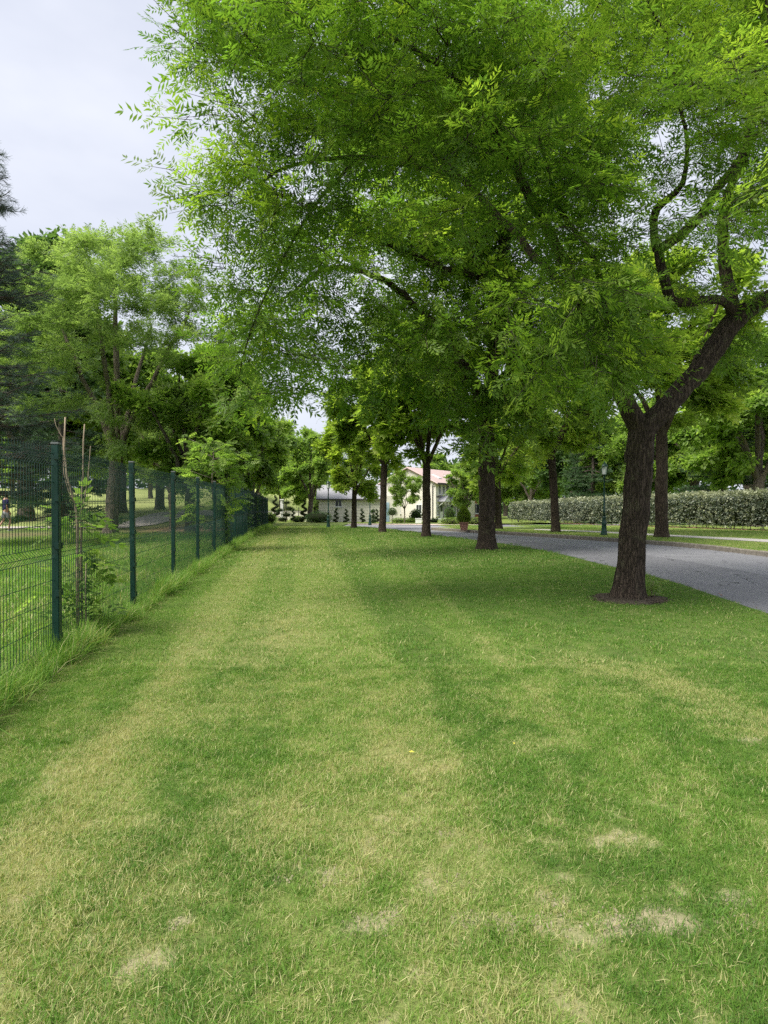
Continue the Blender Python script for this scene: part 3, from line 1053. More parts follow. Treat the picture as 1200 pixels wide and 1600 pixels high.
class Skeleton:
    def __init__(self, g):
        self.p, self.par, self.r = [], [], []
        self.g = g

    def limb(self, pts, step=0.2, wob=0.02, root=False):
        """pts: (x,y,z,r); joined on to the nearest node there is"""
        q = resample(np.asarray(pts, float), step)
        if self.p and not root:
            P_ = np.array(self.p)
            par = int(np.argmin(np.linalg.norm(P_ - q[0, :3], axis=1)))
            start = 1 if np.linalg.norm(P_[par] - q[0, :3]) < step * 1.2 else 0
        else:
            par, start = -1, 0
        for k in range(start, len(q)):
            w = self.g.normal(0, wob, 3) * (0.2 if k < 2 else 1)
            self.p.append(q[k, :3] + w * min(1, q[k, 3] * 6 + .3))
            self.par.append(par)
            self.r.append(max(q[k, 3], .004))
            par = len(self.p) - 1
        return par

    def grow(self, attr, step=0.25, kill=0.42, infl=3.0, its=90, trop=(0, 0, .05), maxn=9000):
        A = np.asarray(attr, float)
        near = np.full(len(A), 1e9)
        idx = np.zeros(len(A), int)
        new0 = 0
        kids = {}
        for it in range(its):
            P_ = np.array(self.p)
            N_ = P_[new0:]
            if len(N_) and len(A):
                D = np.linalg.norm(A[:, None, :] - N_[None, :, :], axis=2)
                j = D.argmin(1)
                dm = D[np.arange(len(A)), j]
                b = dm < near
                near[b] = dm[b]
                idx[b] = j[b] + new0
            alive = near > kill
            A, near, idx = A[alive], near[alive], idx[alive]
            if not len(A) or len(P_) > maxn:
                break
            act = near < infl
            if not act.any():
                break
            acc = np.zeros_like(P_)
            np.add.at(acc, idx[act], norm(A[act] - P_[idx[act]]))
            src = np.unique(idx[act])
            new0 = len(P_)
            d = norm(norm(acc[src]) + np.array(trop) + self.g.normal(0, .22, (len(src), 3)))
            cnt = 0
            for s, dv in zip(src, d):
                if kids.get(s, 0) >= 3:
                    continue
                kids[s] = kids.get(s, 0) + 1
                self.p.append(P_[s] + dv * step)
                self.par.append(int(s))
                self.r.append(0.0)
                cnt += 1
            if not cnt:
                break

    def finish(self, tip=0.0045, e=2.5):
        n = len(self.p)
        P_ = np.array(self.p)
        par = np.array(self.par)
        man = np.array(self.r)
        acc = np.zeros(n)
        rad = np.zeros(n)
        nk = np.zeros(n, int)
        for i in range(n - 1, -1, -1):      # parents always come before children
            rad[i] = max((acc[i]) ** (1 / e) if acc[i] > 0 else tip, tip)
            if man[i] > 0:
                rad[i] = max(man[i], min(rad[i], man[i] * 1.15))
            if par[i] >= 0:
                acc[par[i]] += rad[i] ** e
                nk[par[i]] += 1
        for i in range(n):
            if par[i] >= 0:
                rad[i] = min(rad[i], rad[par[i]])
        self.P, self.par_a, self.rad, self.nk = P_, par, rad, nk
        return self

    def tubes(self, mat, name='trunk', detail=1.0, furrow=0.0, rmin=0.0, base=None, flare=0.0):
        P_, par, rad = self.P, self.par_a, self.rad
        n = len(P_)
        kids = [[] for _ in range(n)]
        roots = []
        for i in range(n):
            (kids[par[i]] if par[i] >= 0 else roots).append(i)
        V, Q, T = [], [], []
        nv = 0
        stack = [(r, None) for r in roots]
        while stack:
            i, pre = stack.pop()
            chain = [i]
            while kids[chain[-1]]:
                ks_ = sorted(kids[chain[-1]], key=lambda c: -rad[c])
                for c in ks_[1:]:
                    stack.append((c, chain[-1]))
                chain.append(ks_[0])
            pts = P_[chain]
            rr = rad[chain].copy()
            if pre is not None:
                pts = np.vstack([P_[pre], pts])
                rr = np.concatenate([[min(rad[pre], rr[0] * 1.15)], rr])
            if len(pts) < 2 or rr[0] < rmin:
                continue
            r0 = rr[0]
            ns = 28 if r0 > .18 and furrow else 14 if r0 > .09 else 8 if r0 > .03 else 5 if r0 > .012 else 3
            ns = max(3, int(ns * detail))
            if r0 > .09 and furrow:
                s = np.concatenate([[0], np.cumsum(np.linalg.norm(np.diff(pts, axis=0), axis=1))])
                q = np.arange(0, s[-1], 0.05)
                pts = np.stack([np.interp(q, s, pts[:, k]) for k in range(3)], 1)
                rr = np.interp(q, s, rr)
                pts[1:-1] = (pts[:-2] + pts[1:-1] * 2 + pts[2:]) / 4
            tg = norm(np.gradient(pts, axis=0))
            ref = np.array((1.0, 0, 0)) if abs(tg[0, 0]) < .8 else np.array((0, 1.0, 0))
            m = len(pts)
            ang = np.arange(ns) * 2 * PI / ns
            ring = np.zeros((m, ns, 3))
            for k in range(m):
                a = ref - tg[k] * ref.dot(tg[k])
                a /= np.linalg.norm(a) + 1e-9
                b = np.cross(tg[k], a)
                ref = a
                rk = np.full(ns, rr[k])
                if base is not None and pts[k, 2] < base + .8:
                    hh = max(0.0, pts[k, 2] - base)
                    rk = rk * (1 + flare * math.exp(-hh / .16) * (1 + .35 * np.cos(ang * 5 + 1.3)))
                ring[k] = pts[k] + (np.cos(ang)[:, None] * a + np.sin(ang)[:, None] * b) * rk[:, None]
            if furrow and r0 > .05:
                c = np.stack([np.cos(ang), np.sin(ang)], 1)
                L_ = np.arange(m) * .05
                q3 = np.concatenate([np.repeat(c[None] * 4.2, m, 0), np.repeat(L_[:, None, None] * 1.6, ns, 1)], 2).reshape(-1, 3)
                nz = np.abs(fbm(q3, 5, 3) - .5).reshape(m, ns)
                lump = (fbm(q3 * .35, 8, 2) - .5).reshape(m, ns)
                ctr = pts[:, None, :]
                ring = ctr + (ring - ctr) * (1 + furrow * (.25 - nz * 2.2)[..., None] + .2 * lump[..., None])
            V.append(ring.reshape(-1, 3))
            ii = nv + np.arange(m * ns).reshape(m, ns)
            jj = np.roll(ii, -1, 1)
            Q.append(np.stack([ii[:-1].ravel(), jj[:-1].ravel(), jj[1:].ravel(), ii[1:].ravel()], 1))
            nv += m * ns
            V.append(pts[-1:] + tg[-1:] * rr[-1])
            T.append(np.stack([ii[-1], jj[-1], np.full(ns, nv)], 1))
            nv += 1
        return np_mesh(name, np.vstack(V), np.vstack(Q), np.vstack(T), mat, smooth=True)


def blob_points(blobs, per_m3, g, clump=0.0, seed=1, squash=0.8, cs=0.9):
    out = []
    for (c, r) in blobs:
        n = max(6, int(per_m3 * 4.19 * r ** 3 * squash))
        v = norm(g.normal(size=(n, 3))) * (g.random((n, 1)) ** (1 / 2.4)) * r
        v[:, 2] *= squash
        out.append(np.asarray(c) + v)
    A = np.vstack(out)
    if clump:
        k = fbm(A * cs, seed, 3)
        A = A[k > np.quantile(k, clump)]
    return A


def pinnate(pairs=5, ll=0.36, lw=0.105, ang=58, droop=0.10, fold=0.0, start=.28):
    """compound leaf of unit length: (along, side, up); each leaflet one quad"""
    V = []
    ts = np.linspace(start, 0.93, pairs)
    for t in ts:
        k = 0.75 + 0.35 * math.sin(PI * min(1, (t - .1) / .9))
        for sg in (-1, 1):
            a = R(ang) * (1 - .25 * t)
            d = np.array((math.cos(a), sg * math.sin(a), -droop))
            n = np.array((-math.sin(a), sg * math.cos(a), 0.0))
            b = np.array((t, 0, -droop * t * t))
            L, W = ll * k, lw * k
            V += [b, b + d * L * .45 + n * W * .5 + (0, 0, fold), b + d * L, b + d * L * .5 - n * W * .5 + (0, 0, fold)]
    b = np.array((.95, 0, -droop))
    d = np.array((1, 0, -droop))
    V += [b, b + d * ll * .45 + np.array((0, lw * .5, 0)), b + d * ll * .95, b + d * ll * .45 - np.array((0, lw * .5, 0))]
    return np.array(V, float)


def simple_spray(n, seed, ll=.42, lw=.2):
    """little spray of separate leaves for trees further off"""
    g = np.random.default_rng(seed)
    V = []
    for k in range(n):
        b = np.array((g.uniform(0, .8), g.normal(0, .22), g.normal(0, .12)))
        d = norm(np.array((g.uniform(.1, 1), g.normal(0, .8), g.normal(-.15, .35))))
        s = norm(np.cross(d, norm(np.array((g.normal(0, .4), g.normal(0, .4), 1.0)))))
        L, W = ll * g.uniform(.7, 1.2), lw * g.uniform(.8, 1.2)
        V += [b, b + d * L * .45 + s * W * .5, b + d * L, b + d * L * .5 - s * W * .5]
    return np.array(V, float)


def leaf_mesh(name, pos, dirs, scl, tint, tmpls, mat, g, upj=.35):
    """leaves: every one takes one of the templates"""
    n = len(pos)
    L_ = norm(dirs)
    up = np.array((0, 0, 1.0)) + g.normal(0, upj, (n, 3))
    W_ = norm(np.cross(L_, up))
    N_ = np.cross(W_, L_)
    which = g.integers(0, len(tmpls), n)
    VV, TT = [], []
    for k, tm in enumerate(tmpls):
        s = which == k
        if not s.any():
            continue
        v = pos[s][:, None, :] + scl[s][:, None, None] * (tm[None, :, 0, None] * L_[s][:, None, :] + tm[None, :, 1, None] * W_[s][:, None, :] + tm[None, :, 2, None] * N_[s][:, None, :])
        VV.append(v.reshape(-1, 3))
        tn = tint[s][:, None] + g.normal(0, .05, (s.sum(), len(tm) // 4))
        TT.append(np.repeat(tn.ravel(), 4))
    V = np.vstack(VV)
    T = np.clip(np.concatenate(TT), 0, 1)
    q = np.arange(len(V), dtype=np.int32).reshape(-1, 4)
    return np_mesh(name, V, quads=q, mat=mat, attrs={'tint': T})


def crown_leaves(sk, g, per, thr, size, tmpls, mat, centre, jit=.12, out=.5, down=-.1, young=.12, seed=3, tint0=.42, name='crown', cap=None, upj=.35, flat=.7, base=None):
    thin = np.where((sk.rad < thr) & (sk.par_a >= 0))[0]
    if base is not None:      # the top of the crown, well above the picture, carries fewer leaves
        w = sk.P[thin] + np.asarray(base)
        hi = (w[:, 2] - EYE) / w[:, 1] > .84
        thin = thin[~hi | (g.random(len(thin)) < .45)]
    n = int(len(thin) * per)
    if cap and n > cap:
        n = cap
    pick = np.concatenate([np.repeat(thin, int(n // len(thin))), g.choice(thin, n - len(thin) * int(n // len(thin)))])
    pp = sk.P[pick]
    pr = sk.P[sk.par_a[pick]]
    bd = norm(pp - pr)
    pos = pr + (pp - pr) * g.random((len(pick), 1)) * 1.15 + g.normal(0, jit * .35, (len(pick), 3))
    o = norm(pp - np.asarray(centre))
    rd = norm(g.normal(size=(len(pick), 3)) * np.array((1, 1, .45)))
    dirs = bd * .5 + o * out + rd * .8
    dirs[:, 2] = dirs[:, 2] * flat + down
    # twigs at random carry this year's lighter shoots
    node_y = g.random(len(sk.P))
    isy = node_y[pick] < young
    cl = fbm(sk.P * .8, seed, 3)[pick]
    tint = np.clip(tint0 + (cl - .5) * .9 + g.normal(0, .09, len(pick)), 0.02, .75)
    tint = np.where(isy, np.clip(.72 + g.normal(0, .14, len(pick)), .5, 1), tint)
    scl = size * g.uniform(.6, 1.3, len(pick))
    return leaf_mesh(name, pos, dirs, scl, tint, tmpls, mat, g, upj)


PIN = [pinnate(5, .33, .082, 60, .05, .0), pinnate(5, .35, .092, 55, .14, .01), pinnate(5, .33, .092, 62, .24, -.01)]
PIN_MID = [pinnate(4, .40, .13, 58, .08), pinnate(4, .38, .14, 55, .2)]


def jitter_leaf(tm, g, amt=.10, drop=.1):
    V = tm.reshape(-1, 4, 3).copy()
    V = V[g.random(len(V)) > drop]
    for L in V:
        b = L[0].copy()
        k = g.uniform(.72, 1.15)
        a = g.normal(0, .22)
        c, s = math.cos(a), math.sin(a)
        d = (L - b) * k
        d = np.stack([d[:, 0] * c - d[:, 1] * s, d[:, 0] * s + d[:, 1] * c, d[:, 2] + g.normal(0, amt) * np.array((0, .4, 1, .45)) * .3], 1)
        L[:] = b + d
    return V.reshape(-1, 3)


def spray_template(seed, n, leaves):
    """a leafy shoot about two leaf lengths long: twig with alternate compound leaves"""
    g = np.random.default_rng(seed)
    VV, TT = [], []
    bend = g.normal(0, .12, 2)
    for k in range(n):
        t = (k + g.random() * .6) / n
        b = np.array((t * 1.7, bend[0] * t * t, bend[1] * t * t - .12 * t * t))
        sg = 1 if k % 2 else -1
        a = sg * R(g.uniform(25, 75)) if k < n - 1 else g.normal(0, .2)
        pit = g.normal(-.12, .25)
        L = np.array((math.cos(a) * math.cos(pit), math.sin(a) * math.cos(pit), math.sin(pit)))
        W = norm(np.cross(np.array((0, 0, 1.0)) + g.normal(0, .3, 3), L))
        N = np.cross(L, W)
        tm = jitter_leaf(leaves[g.integers(0, len(leaves))], g)
        s = g.uniform(.7, 1.15)
        VV.append(b + s * (tm[:, :1] * L + tm[:, 1:2] * W + tm[:, 2:3] * N))
        TT.append(np.repeat(g.normal(0, .06, len(tm) // 4) + g.normal(0, .06), 4))
    V = np.vstack(VV)
    # twig: two crossed slivers that taper
    c = [np.array((t * 1.7, bend[0] * t * t, bend[1] * t * t - .12 * t * t)) for t in (0, 1)]
    r = .016
    tw = [c[0] + (0, r, 0), c[0] - (0, r, 0), c[1] - (0, r * .4, 0), c[1] + (0, r * .4, 0), c[0] + (0, 0, r), c[0] - (0, 0, r), c[1] - (0, 0, r * .4), c[1] + (0, 0, r * .4)]
    return V, np.concatenate(TT), np.array(tw)


SPRAYS = [spray_template(900 + k, 6, PIN) for k in range(12)]


def spray_crown(sk, g, n, thr, size, parent, centre, base, sprays, young=.13, seed=3, tint0=.44, out=.35, down=-.12, jit=.05):
    """crown of leafy shoots set on the thin branches, as one mesh"""
    thin = np.where((sk.rad < thr) & (sk.par_a >= 0))[0]
    w = sk.P[thin] + np.asarray(base)
    hi = (w[:, 2] - EYE) / w[:, 1] > .86
    thin = thin[~hi | (g.random(len(thin)) < .5)]
    pick = np.concatenate([np.repeat(thin, n // len(thin)), g.choice(thin, n % len(thin), False)])
    pp, pr = sk.P[pick], sk.P[sk.par_a[pick]]
    pos = pr + (pp - pr) * g.random((len(pick), 1)) * 1.1 + g.normal(0, jit, (len(pick), 3))
    rd = norm(g.normal(size=(len(pick), 3)) * np.array((1, 1, .5)))
    d = norm(pp - pr) * .55 + norm(pp - np.asarray(centre)) * out + rd * .85
    d[:, 2] = d[:, 2] * .75 + down
    L = norm(d)
    W = norm(np.cross(np.array((0, 0, 1.0)) + g.normal(0, .4, (len(pick), 3)), L))
    N = np.cross(L, W)
    isy = g.random(len(sk.P))[pick] < young
    cl = fbm(sk.P * .8, seed, 3)[pick]
    tint = np.clip(tint0 + (cl - .5) * .9 + g.normal(0, .1, len(pick)), .04, .78)
    tint = np.where(isy, np.clip(.72 + g.normal(0, .14, len(pick)), .5, 1), tint)
    scl = size * g.uniform(.6, 1.3, len(pick))
    which = g.integers(0, len(sprays), len(pick))
    leafV, leafT, twigV = [], [], []
    for k, (V, T, tw) in enumerate(sprays):
        s = which == k
        for tm, acc in ((V, leafV), (tw, twigV)):
            v = pos[s][:, None, :] + scl[s][:, None, None] * (tm[None, :, 0, None] * L[s][:, None, :] + tm[None, :, 1, None] * W[s][:, None, :] + tm[None, :, 2, None] * N[s][:, None, :])
            acc.append(v.reshape(-1, 3))
        leafT.append((tint[s][:, None] + T[None, :]).ravel())
    LV, TV = np.vstack(leafV), np.vstack(twigV)
    q = np.arange(len(LV) + len(TV), dtype=np.int32).reshape(-1, 4)
    me = np_mesh('crown', np.vstack([LV, TV]), quads=q, mat=M['leaf'], attrs={'tint': np.clip(np.concatenate([np.concatenate(leafT), np.zeros(len(TV))]), 0, 1)})
    me.materials.append(M['bark2'])
    mi = np.zeros(len(q), np.int32)
    mi[len(LV) // 4:] = 1
    me.polygons.foreach_set('material_index', mi)
    print('crown tris', len(q) * 2)
    return obj('crown', me, parent)


SPRAYS_MID = [spray_template(950 + k, 5, PIN_MID) for k in range(9)]
PIN_FAR = [pinnate(2, .62, .25, 55, .1, start=.4), simple_spray(6, 3, .5, .2)]
FEATHER = [pinnate(4, .32, .10, 45, .1), simple_spray(8, 5, .42, .11)]
BROAD = [simple_spray(6, 7, .46, .26), simple_spray(7, 8, .42, .24)]


def ptree(name, label, cat, base, group=None):
    return thing(name, label, cat, base, 0, group)


def local(pts, base):
    return [(p[0] - base[0], p[1] - base[1], p[2] - base[2], *p[3:]) for p in pts]


def pxl(rows):
    """(u, v, depth, radius) rows -> world limb points"""
    return [(*px(u, v, d), r) for u, v, d, r in rows]


AV = 'avenue trees along the edge of the lawn'
# ---- the near tree on the right
g1 = np.random.default_rng(11)
b1 = TR1.copy()
t1 = ptree('avenue_tree', 'big near tree with dark furrowed trunk in a mulch ring beside the road', 'tree', b1, AV)
sk = Skeleton(g1)
D1 = b1[1]
L1 = lambda rows: local(pxl(rows), b1)
sk.limb([(0, 0, -.05, .195), *L1([(986, 880, D1, .174), (993, 800, D1, .165), (999, 720, D1, .164), (1003, 672, D1, .175)])], .12, .006, True)
sk.limb(L1([(1006, 668, D1, .15), (1035, 640, D1, .132), (1072, 600, D1 + .1, .126), (1110, 552, D1 + .2, .125), (1146, 500, D1 + .3, .125), (1190, 472, D1 + .3, .105), (1250, 440, D1 + .2, .10), (1320, 380, D1, .08), (1380, 280, D1 - .3, .06)]), .14, .012)
sk.limb(L1([(996, 664, D1, .14), (972, 622, D1 - .1, .115), (948, 575, D1 - .2, .10), (930, 530, D1 - .4, .09), (905, 470, D1 - .6, .08), (880, 410, D1 - .8, .07), (830, 320, D1 - 1.0, .055), (770, 210, D1 - 1.3, .045), (700, 120, D1 - 1.5, .035), (600, 60, D1 - 1.6, .025)]), .16, .014)
sk.limb(L1([(1146, 492, D1 + .28, .085), (1132, 474, D1, .062), (1105, 470, D1 - .25, .056), (1070, 474, D1 - .4, .056), (1046, 470, D1 - .45, .066), (1036, 440, D1 - .45, .074), (1028, 412, D1 - .45, .082), (1024, 394, D1 - .45, .115)]), .10, .006)
sk.limb(L1([(1030, 390, D1 - .45, .075), (1060, 370, D1 - .45, .068), (1092, 338, D1 - .45, .064), (1116, 300, D1 - .45, .06), (1146, 262, D1 - .45, .05), (1165, 215, D1 - .5, .04), (1175, 120, D1 - .7, .028)]), .14, .008)
sk.limb(L1([(1021, 388, D1 - .45, .06), (1020, 360, D1 - .5, .052), (1019, 334, D1 - .5, .05), (1036, 318, D1 - .55, .044), (1062, 290, D1 - .6, .036), (1070, 230, D1 - .8, .026), (1050, 140, D1 - 1, .02)]), .14, .008)
sk.limb(L1([(1146, 482, D1 + .3, .10), (1134, 440, D1 + .6, .085), (1126, 380, D1 + .7, .08), (1128, 330, D1 + .8, .078), (1140, 290, D1 + .8, .06), (1165, 240, D1 + .9, .05), (1180, 130, D1 + 1, .035)]), .16, .012)
sk.limb(L1([(952, 585, D1 - .2, .05), (942, 480, D1 - .6, .038), (928, 410, D1 - .8, .034), (905, 375, D1 - .9, .032), (876, 335, D1 - 1, .03), (864, 305, D1 - 1, .026), (840, 220, D1 - 1.1, .02)]), .14, .01)
sk.limb(L1([(905, 470, D1 - .6, .06), (820, 390, D1 + .3, .055), (720, 280, D1 + .6, .045), (600, 190, D1 + .4, .035), (480, 140, D1, .026), (400, 110, D1 - .4, .02), (330, 85, D1 - .8, .014)]), .2, .02)
sk.limb(L1([(720, 280, D1 + .6, .04), (560, 250, D1, .03), (440, 270, D1 - .4, .022), (375, 320, D1 - .6, .014)]), .2, .02)
sk.limb(L1([(560, 250, D1, .028), (490, 330, D1 - .2, .022), (430, 430, D1 - .4, .017), (390, 530, D1 - .5, .012), (375, 590, D1 - .5, .008)]), .2, .02)
bl1 = [(px(u, v, d) - b1, r) for u, v, d, r in (
    (310, 85, 7.0, .55), (375, 165, 7.2, .9), (375, 290, 7.3, .75), (365, 400, 7.5, .6), (395, 30, 7.0, .75), (440, 90, 6.9, 1.05), (450, 250, 7.0, .85),
    (560, 60, 6.8, 1.1), (600, 200, 7.0, .95), (700, 50, 6.8, 1.2), (720, 200, 7.0, 1.1), (840, 90, 6.9, 1.2), (850, 230, 7.2, 1.0), (900, 340, 7.3, .85),
    (830, 490, 6.9, .6), (860, 560, 7.0, .55), (900, 590, 7.1, .5), (950, 520, 7.2, .6), (945, 420, 7.3, .45), (975, 590, 7.6, .4), (920, 480, 7.1, .6),
    (960, 190, 7.4, .9), (1080, 110, 7.5, .9), (1160, 60, 7.3, 1.0), (1175, 180, 7.3, .6), (1195, 340, 6.2, .4), (1185, 420, 8.6, .5), (1140, 560, 9.6, .3),
    (335, 480, 7.7, .45), (375, 530, 7.9, .5), (385, 590, 8.2, .5), (410, 500, 8.2, .7), (440, 400, 8.0, .8), (520, 330, 8.0, .8), (470, 560, 8.8, .6),
    (1010, 520, 7.4, .5), (1060, 430, 9.2, .4), (1195, 290, 7.0, .4), (945, 610, 7.0, .4), (1190, 90, 6.6, .7),
    (340, -120, 7.6, 1.1), (480, -150, 7.6, 1.4), (680, -180, 7.6, 1.5), (880, -150, 7.8, 1.4), (1120, -120, 8.0, 1.5), (1300, 60, 8.4, 1.5), (1300, 280, 8.4, 1.1),
    (520, 120, 9.6, 1.2), (700, 130, 10.4, 1.5), (860, 60, 10.6, 1.6), (1080, 60, 10.8, 1.6), (1150, 150, 10.6, 1.2))]
A = blob_points(bl1, 18, g1, .16, 31, .85)
sk.grow(A, .2, .30, 3.5, 130, (0, 0, .02), 11000)
sk.finish(.004, 2.6)
obj('trunk', sk.tubes(M['bark'], 'trunk', 1.0, .38, 0, 0.0, .42), t1)
spray_crown(sk, g1, 6900, .0135, .245, t1, (-2.2, -1.2, 4.2), b1, SPRAYS, seed=5)
print('T1 nodes', len(sk.p))
# pruning knob on the bent limb is the swollen end of the limb itself; the mulch ring lies on the ground
mr = MB()
pr_ = [(.50, .0), (.46, .02), (.36, .035), (.2, .045), (.01, .05)]
mr.lathe(pr_, 40)
mulch = mr.build('mulch_ring', M['mulch'], None, True)
for v_ in mulch.data.vertices:
    a_ = math.atan2(v_.co.y, v_.co.x)
    k_ = 1 + .12 * math.sin(a_ * 3 + 1) + .07 * math.sin(a_ * 7)
    v_.co.x *= k_
    v_.co.y *= k_
mulch.location = Vector(b1) + Vector((0.02, 0, .0))
tag(mulch, 'dark ring of bark mulch around the foot of the near tree', 'mulch')
chips = MB()
for k in range(420):
    a_, r_ = random.uniform(0, 2 * PI), .5 * math.sqrt(random.random()) * 1.12
    if r_ < .22:
        continue
    c_ = Vector((r_ * math.cos(a_), r_ * math.sin(a_), .05 - .05 * (r_ / .5) ** 2 + .012))
    d_ = Vector((random.gauss(0, 1), random.gauss(0, 1), random.gauss(0, .3))).normalized() * random.uniform(.015, .04)
    s_ = d_.cross(Vector((random.gauss(0, .3), random.gauss(0, .3), 1))).normalized() * random.uniform(.006, .014)
    n_ = Vector((0, 0, .005))
    chips.add([c_ - d_, c_ + s_, c_ + d_, c_ - s_, c_ + n_ * 2], [(0, 1, 4), (1, 2, 4), (2, 3, 4), (3, 0, 4)])
tag(chips.build('bark_chips', M['mulch'], mulch), kind='stuff')
# sucker shoot beside the trunk, and a dead twig stub
gs = np.random.default_rng(5)
bs = ground_at(1020, 936)
sh = thing('sucker_shoot', 'small yellow-green shoot sprouting beside the trunk of the near tree', 'shoot', bs)
stem = MB()
lp, ld = [], []
for k in range(7):
    tx = np.array((gs.normal(0, .07), gs.normal(0, .05), gs.uniform(.16, .32)))
    stem.tube([(gs.normal(0, .02), gs.normal(0, .02), -.01), tx * .55 + gs.normal(0, .01, 3), tx], [.004, .003, .002], 4)
    for q in range(7):
        lp.append(tx * gs.uniform(.35, 1.05))
        ld.append(gs.normal(0, 1, 3) * (1, 1, .4) + (0, 0, .35))
stem.build('stem', M['twig'], sh)
obj('leaves', leaf_mesh('leaves', np.array(lp), np.array(ld), np.full(len(lp), .10), np.full(len(lp), .62), [pinnate(3, .4, .2, 55, .1)], M['leafpale'], gs), sh)

# ---- second tree
g2 = np.random.default_rng(12)
b2 = ground_at(761, 858)
D2 = b2[1]
t2 = ptree('avenue_tree', 'second tree of the row with thick dark trunk beside the road bend', 'tree', b2, AV)
sk = Skeleton(g2)
L2 = lambda rows: local(pxl(rows), b2)
sk.limb([(0, 0, -.05, .26), *L2([(761, 800, D2, .208), (761, 740, D2, .202), (760, 690, D2, .2), (758, 640, D2, .2)])], .14, .01, True)
sk.limb(L2([(756, 640, D2, .17), (742, 600, D2 - .2, .15), (722, 570, D2 - .5, .14), (700, 540, D2 - .8, .11), (660, 490, D2 - 1.4, .09), (600, 440, D2 - 2, .07), (520, 420, D2 - 2.6, .05), (440, 470, D2 - 3, .03)]), .2, .03)
sk.limb(L2([(762, 636, D2, .18), (770, 560, D2, .17), (778, 480, D2, .16), (785, 400, D2, .16), (800, 360, D2, .14), (825, 330, D2, .11), (850, 250, D2, .08)]), .2, .03)
sk.limb(L2([(783, 432, D2, .14), (740, 432, D2 - .6, .13), (700, 424, D2 - 1.1, .12), (650, 405, D2 - 1.6, .10), (600, 382, D2 - 2.1, .08), (545, 356, D2 - 2.6, .06), (480, 320, D2 - 3, .04)]), .2, .03)
sk.limb(L2([(783, 425, D2, .10), (740, 410, D2 - .5, .09), (725, 370, D2 - .8, .08), (690, 322, D2 - 1.1, .07), (660, 285, D2 - 1.4, .06), (630, 235, D2 - 1.6, .045), (615, 190, D2 - 1.8, .03)]), .2, .03)
sk.limb(L2([(790, 380, D2, .09), (760, 370, D2 - .4, .07), (730, 345, D2 - .6, .05), (705, 300, D2 - .8, .04)]), .2, .03)
sk.limb(L2([(764, 620, D2, .12), (800, 570, D2 + .4, .1), (850, 530, D2 + .8, .08), (910, 480, D2 + 1.2, .06)]), .2, .03)
bl2 = [(px(u, v, d) - b2, r) for u, v, d, r in (
    (430, 600, 14.6, .8), (400, 500, 14.6, .9), (450, 520, 14.8, 1.1), (500, 420, 15, 1.2), (520, 560, 15.5, 1.1), (560, 480, 15.4, 1.2), (590, 350, 15.5, 1.3), (470, 340, 15, 1.1),
    (600, 610, 16, .9), (640, 540, 16, 1.3), (660, 430, 16.3, 1.3), (700, 610, 16.6, 1.0), (740, 520, 17, 1.3), (760, 660, 16.6, .55), (720, 690, 17.0, .45), (700, 350, 17, 1.5),
    (800, 600, 17.4, 1.1), (830, 500, 17.6, 1.4), (860, 640, 17.6, .8), (810, 690, 18.2, .7), (900, 560, 18, 1.3), (900, 420, 18, 1.6), (930, 660, 18.6, .7), (800, 380, 17.5, 1.6),
    (600, 220, 17, 1.8), (760, 220, 18, 2.2), (900, 260, 19, 1.9), (650, 520, 20.5, 1.6), (780, 500, 21, 1.8), (880, 560, 21, 1.5), (700, 380, 20, 2.0))]
A = blob_points(bl2, 9, g2, .12, 37, .85, .6)
sk.grow(A, .3, .45, 4.5, 120, (0, 0, .0), 9000)
sk.finish(.006, 2.5)
obj('trunk', sk.tubes(M['bark'], 'trunk', .9, .34, 0, 0.0, .32), t2)
spray_crown(sk, g2, 5000, .019, .38, t2, (-1, -1, 5), b2, SPRAYS_MID, seed=9)
print('T2 nodes', len(sk.p))


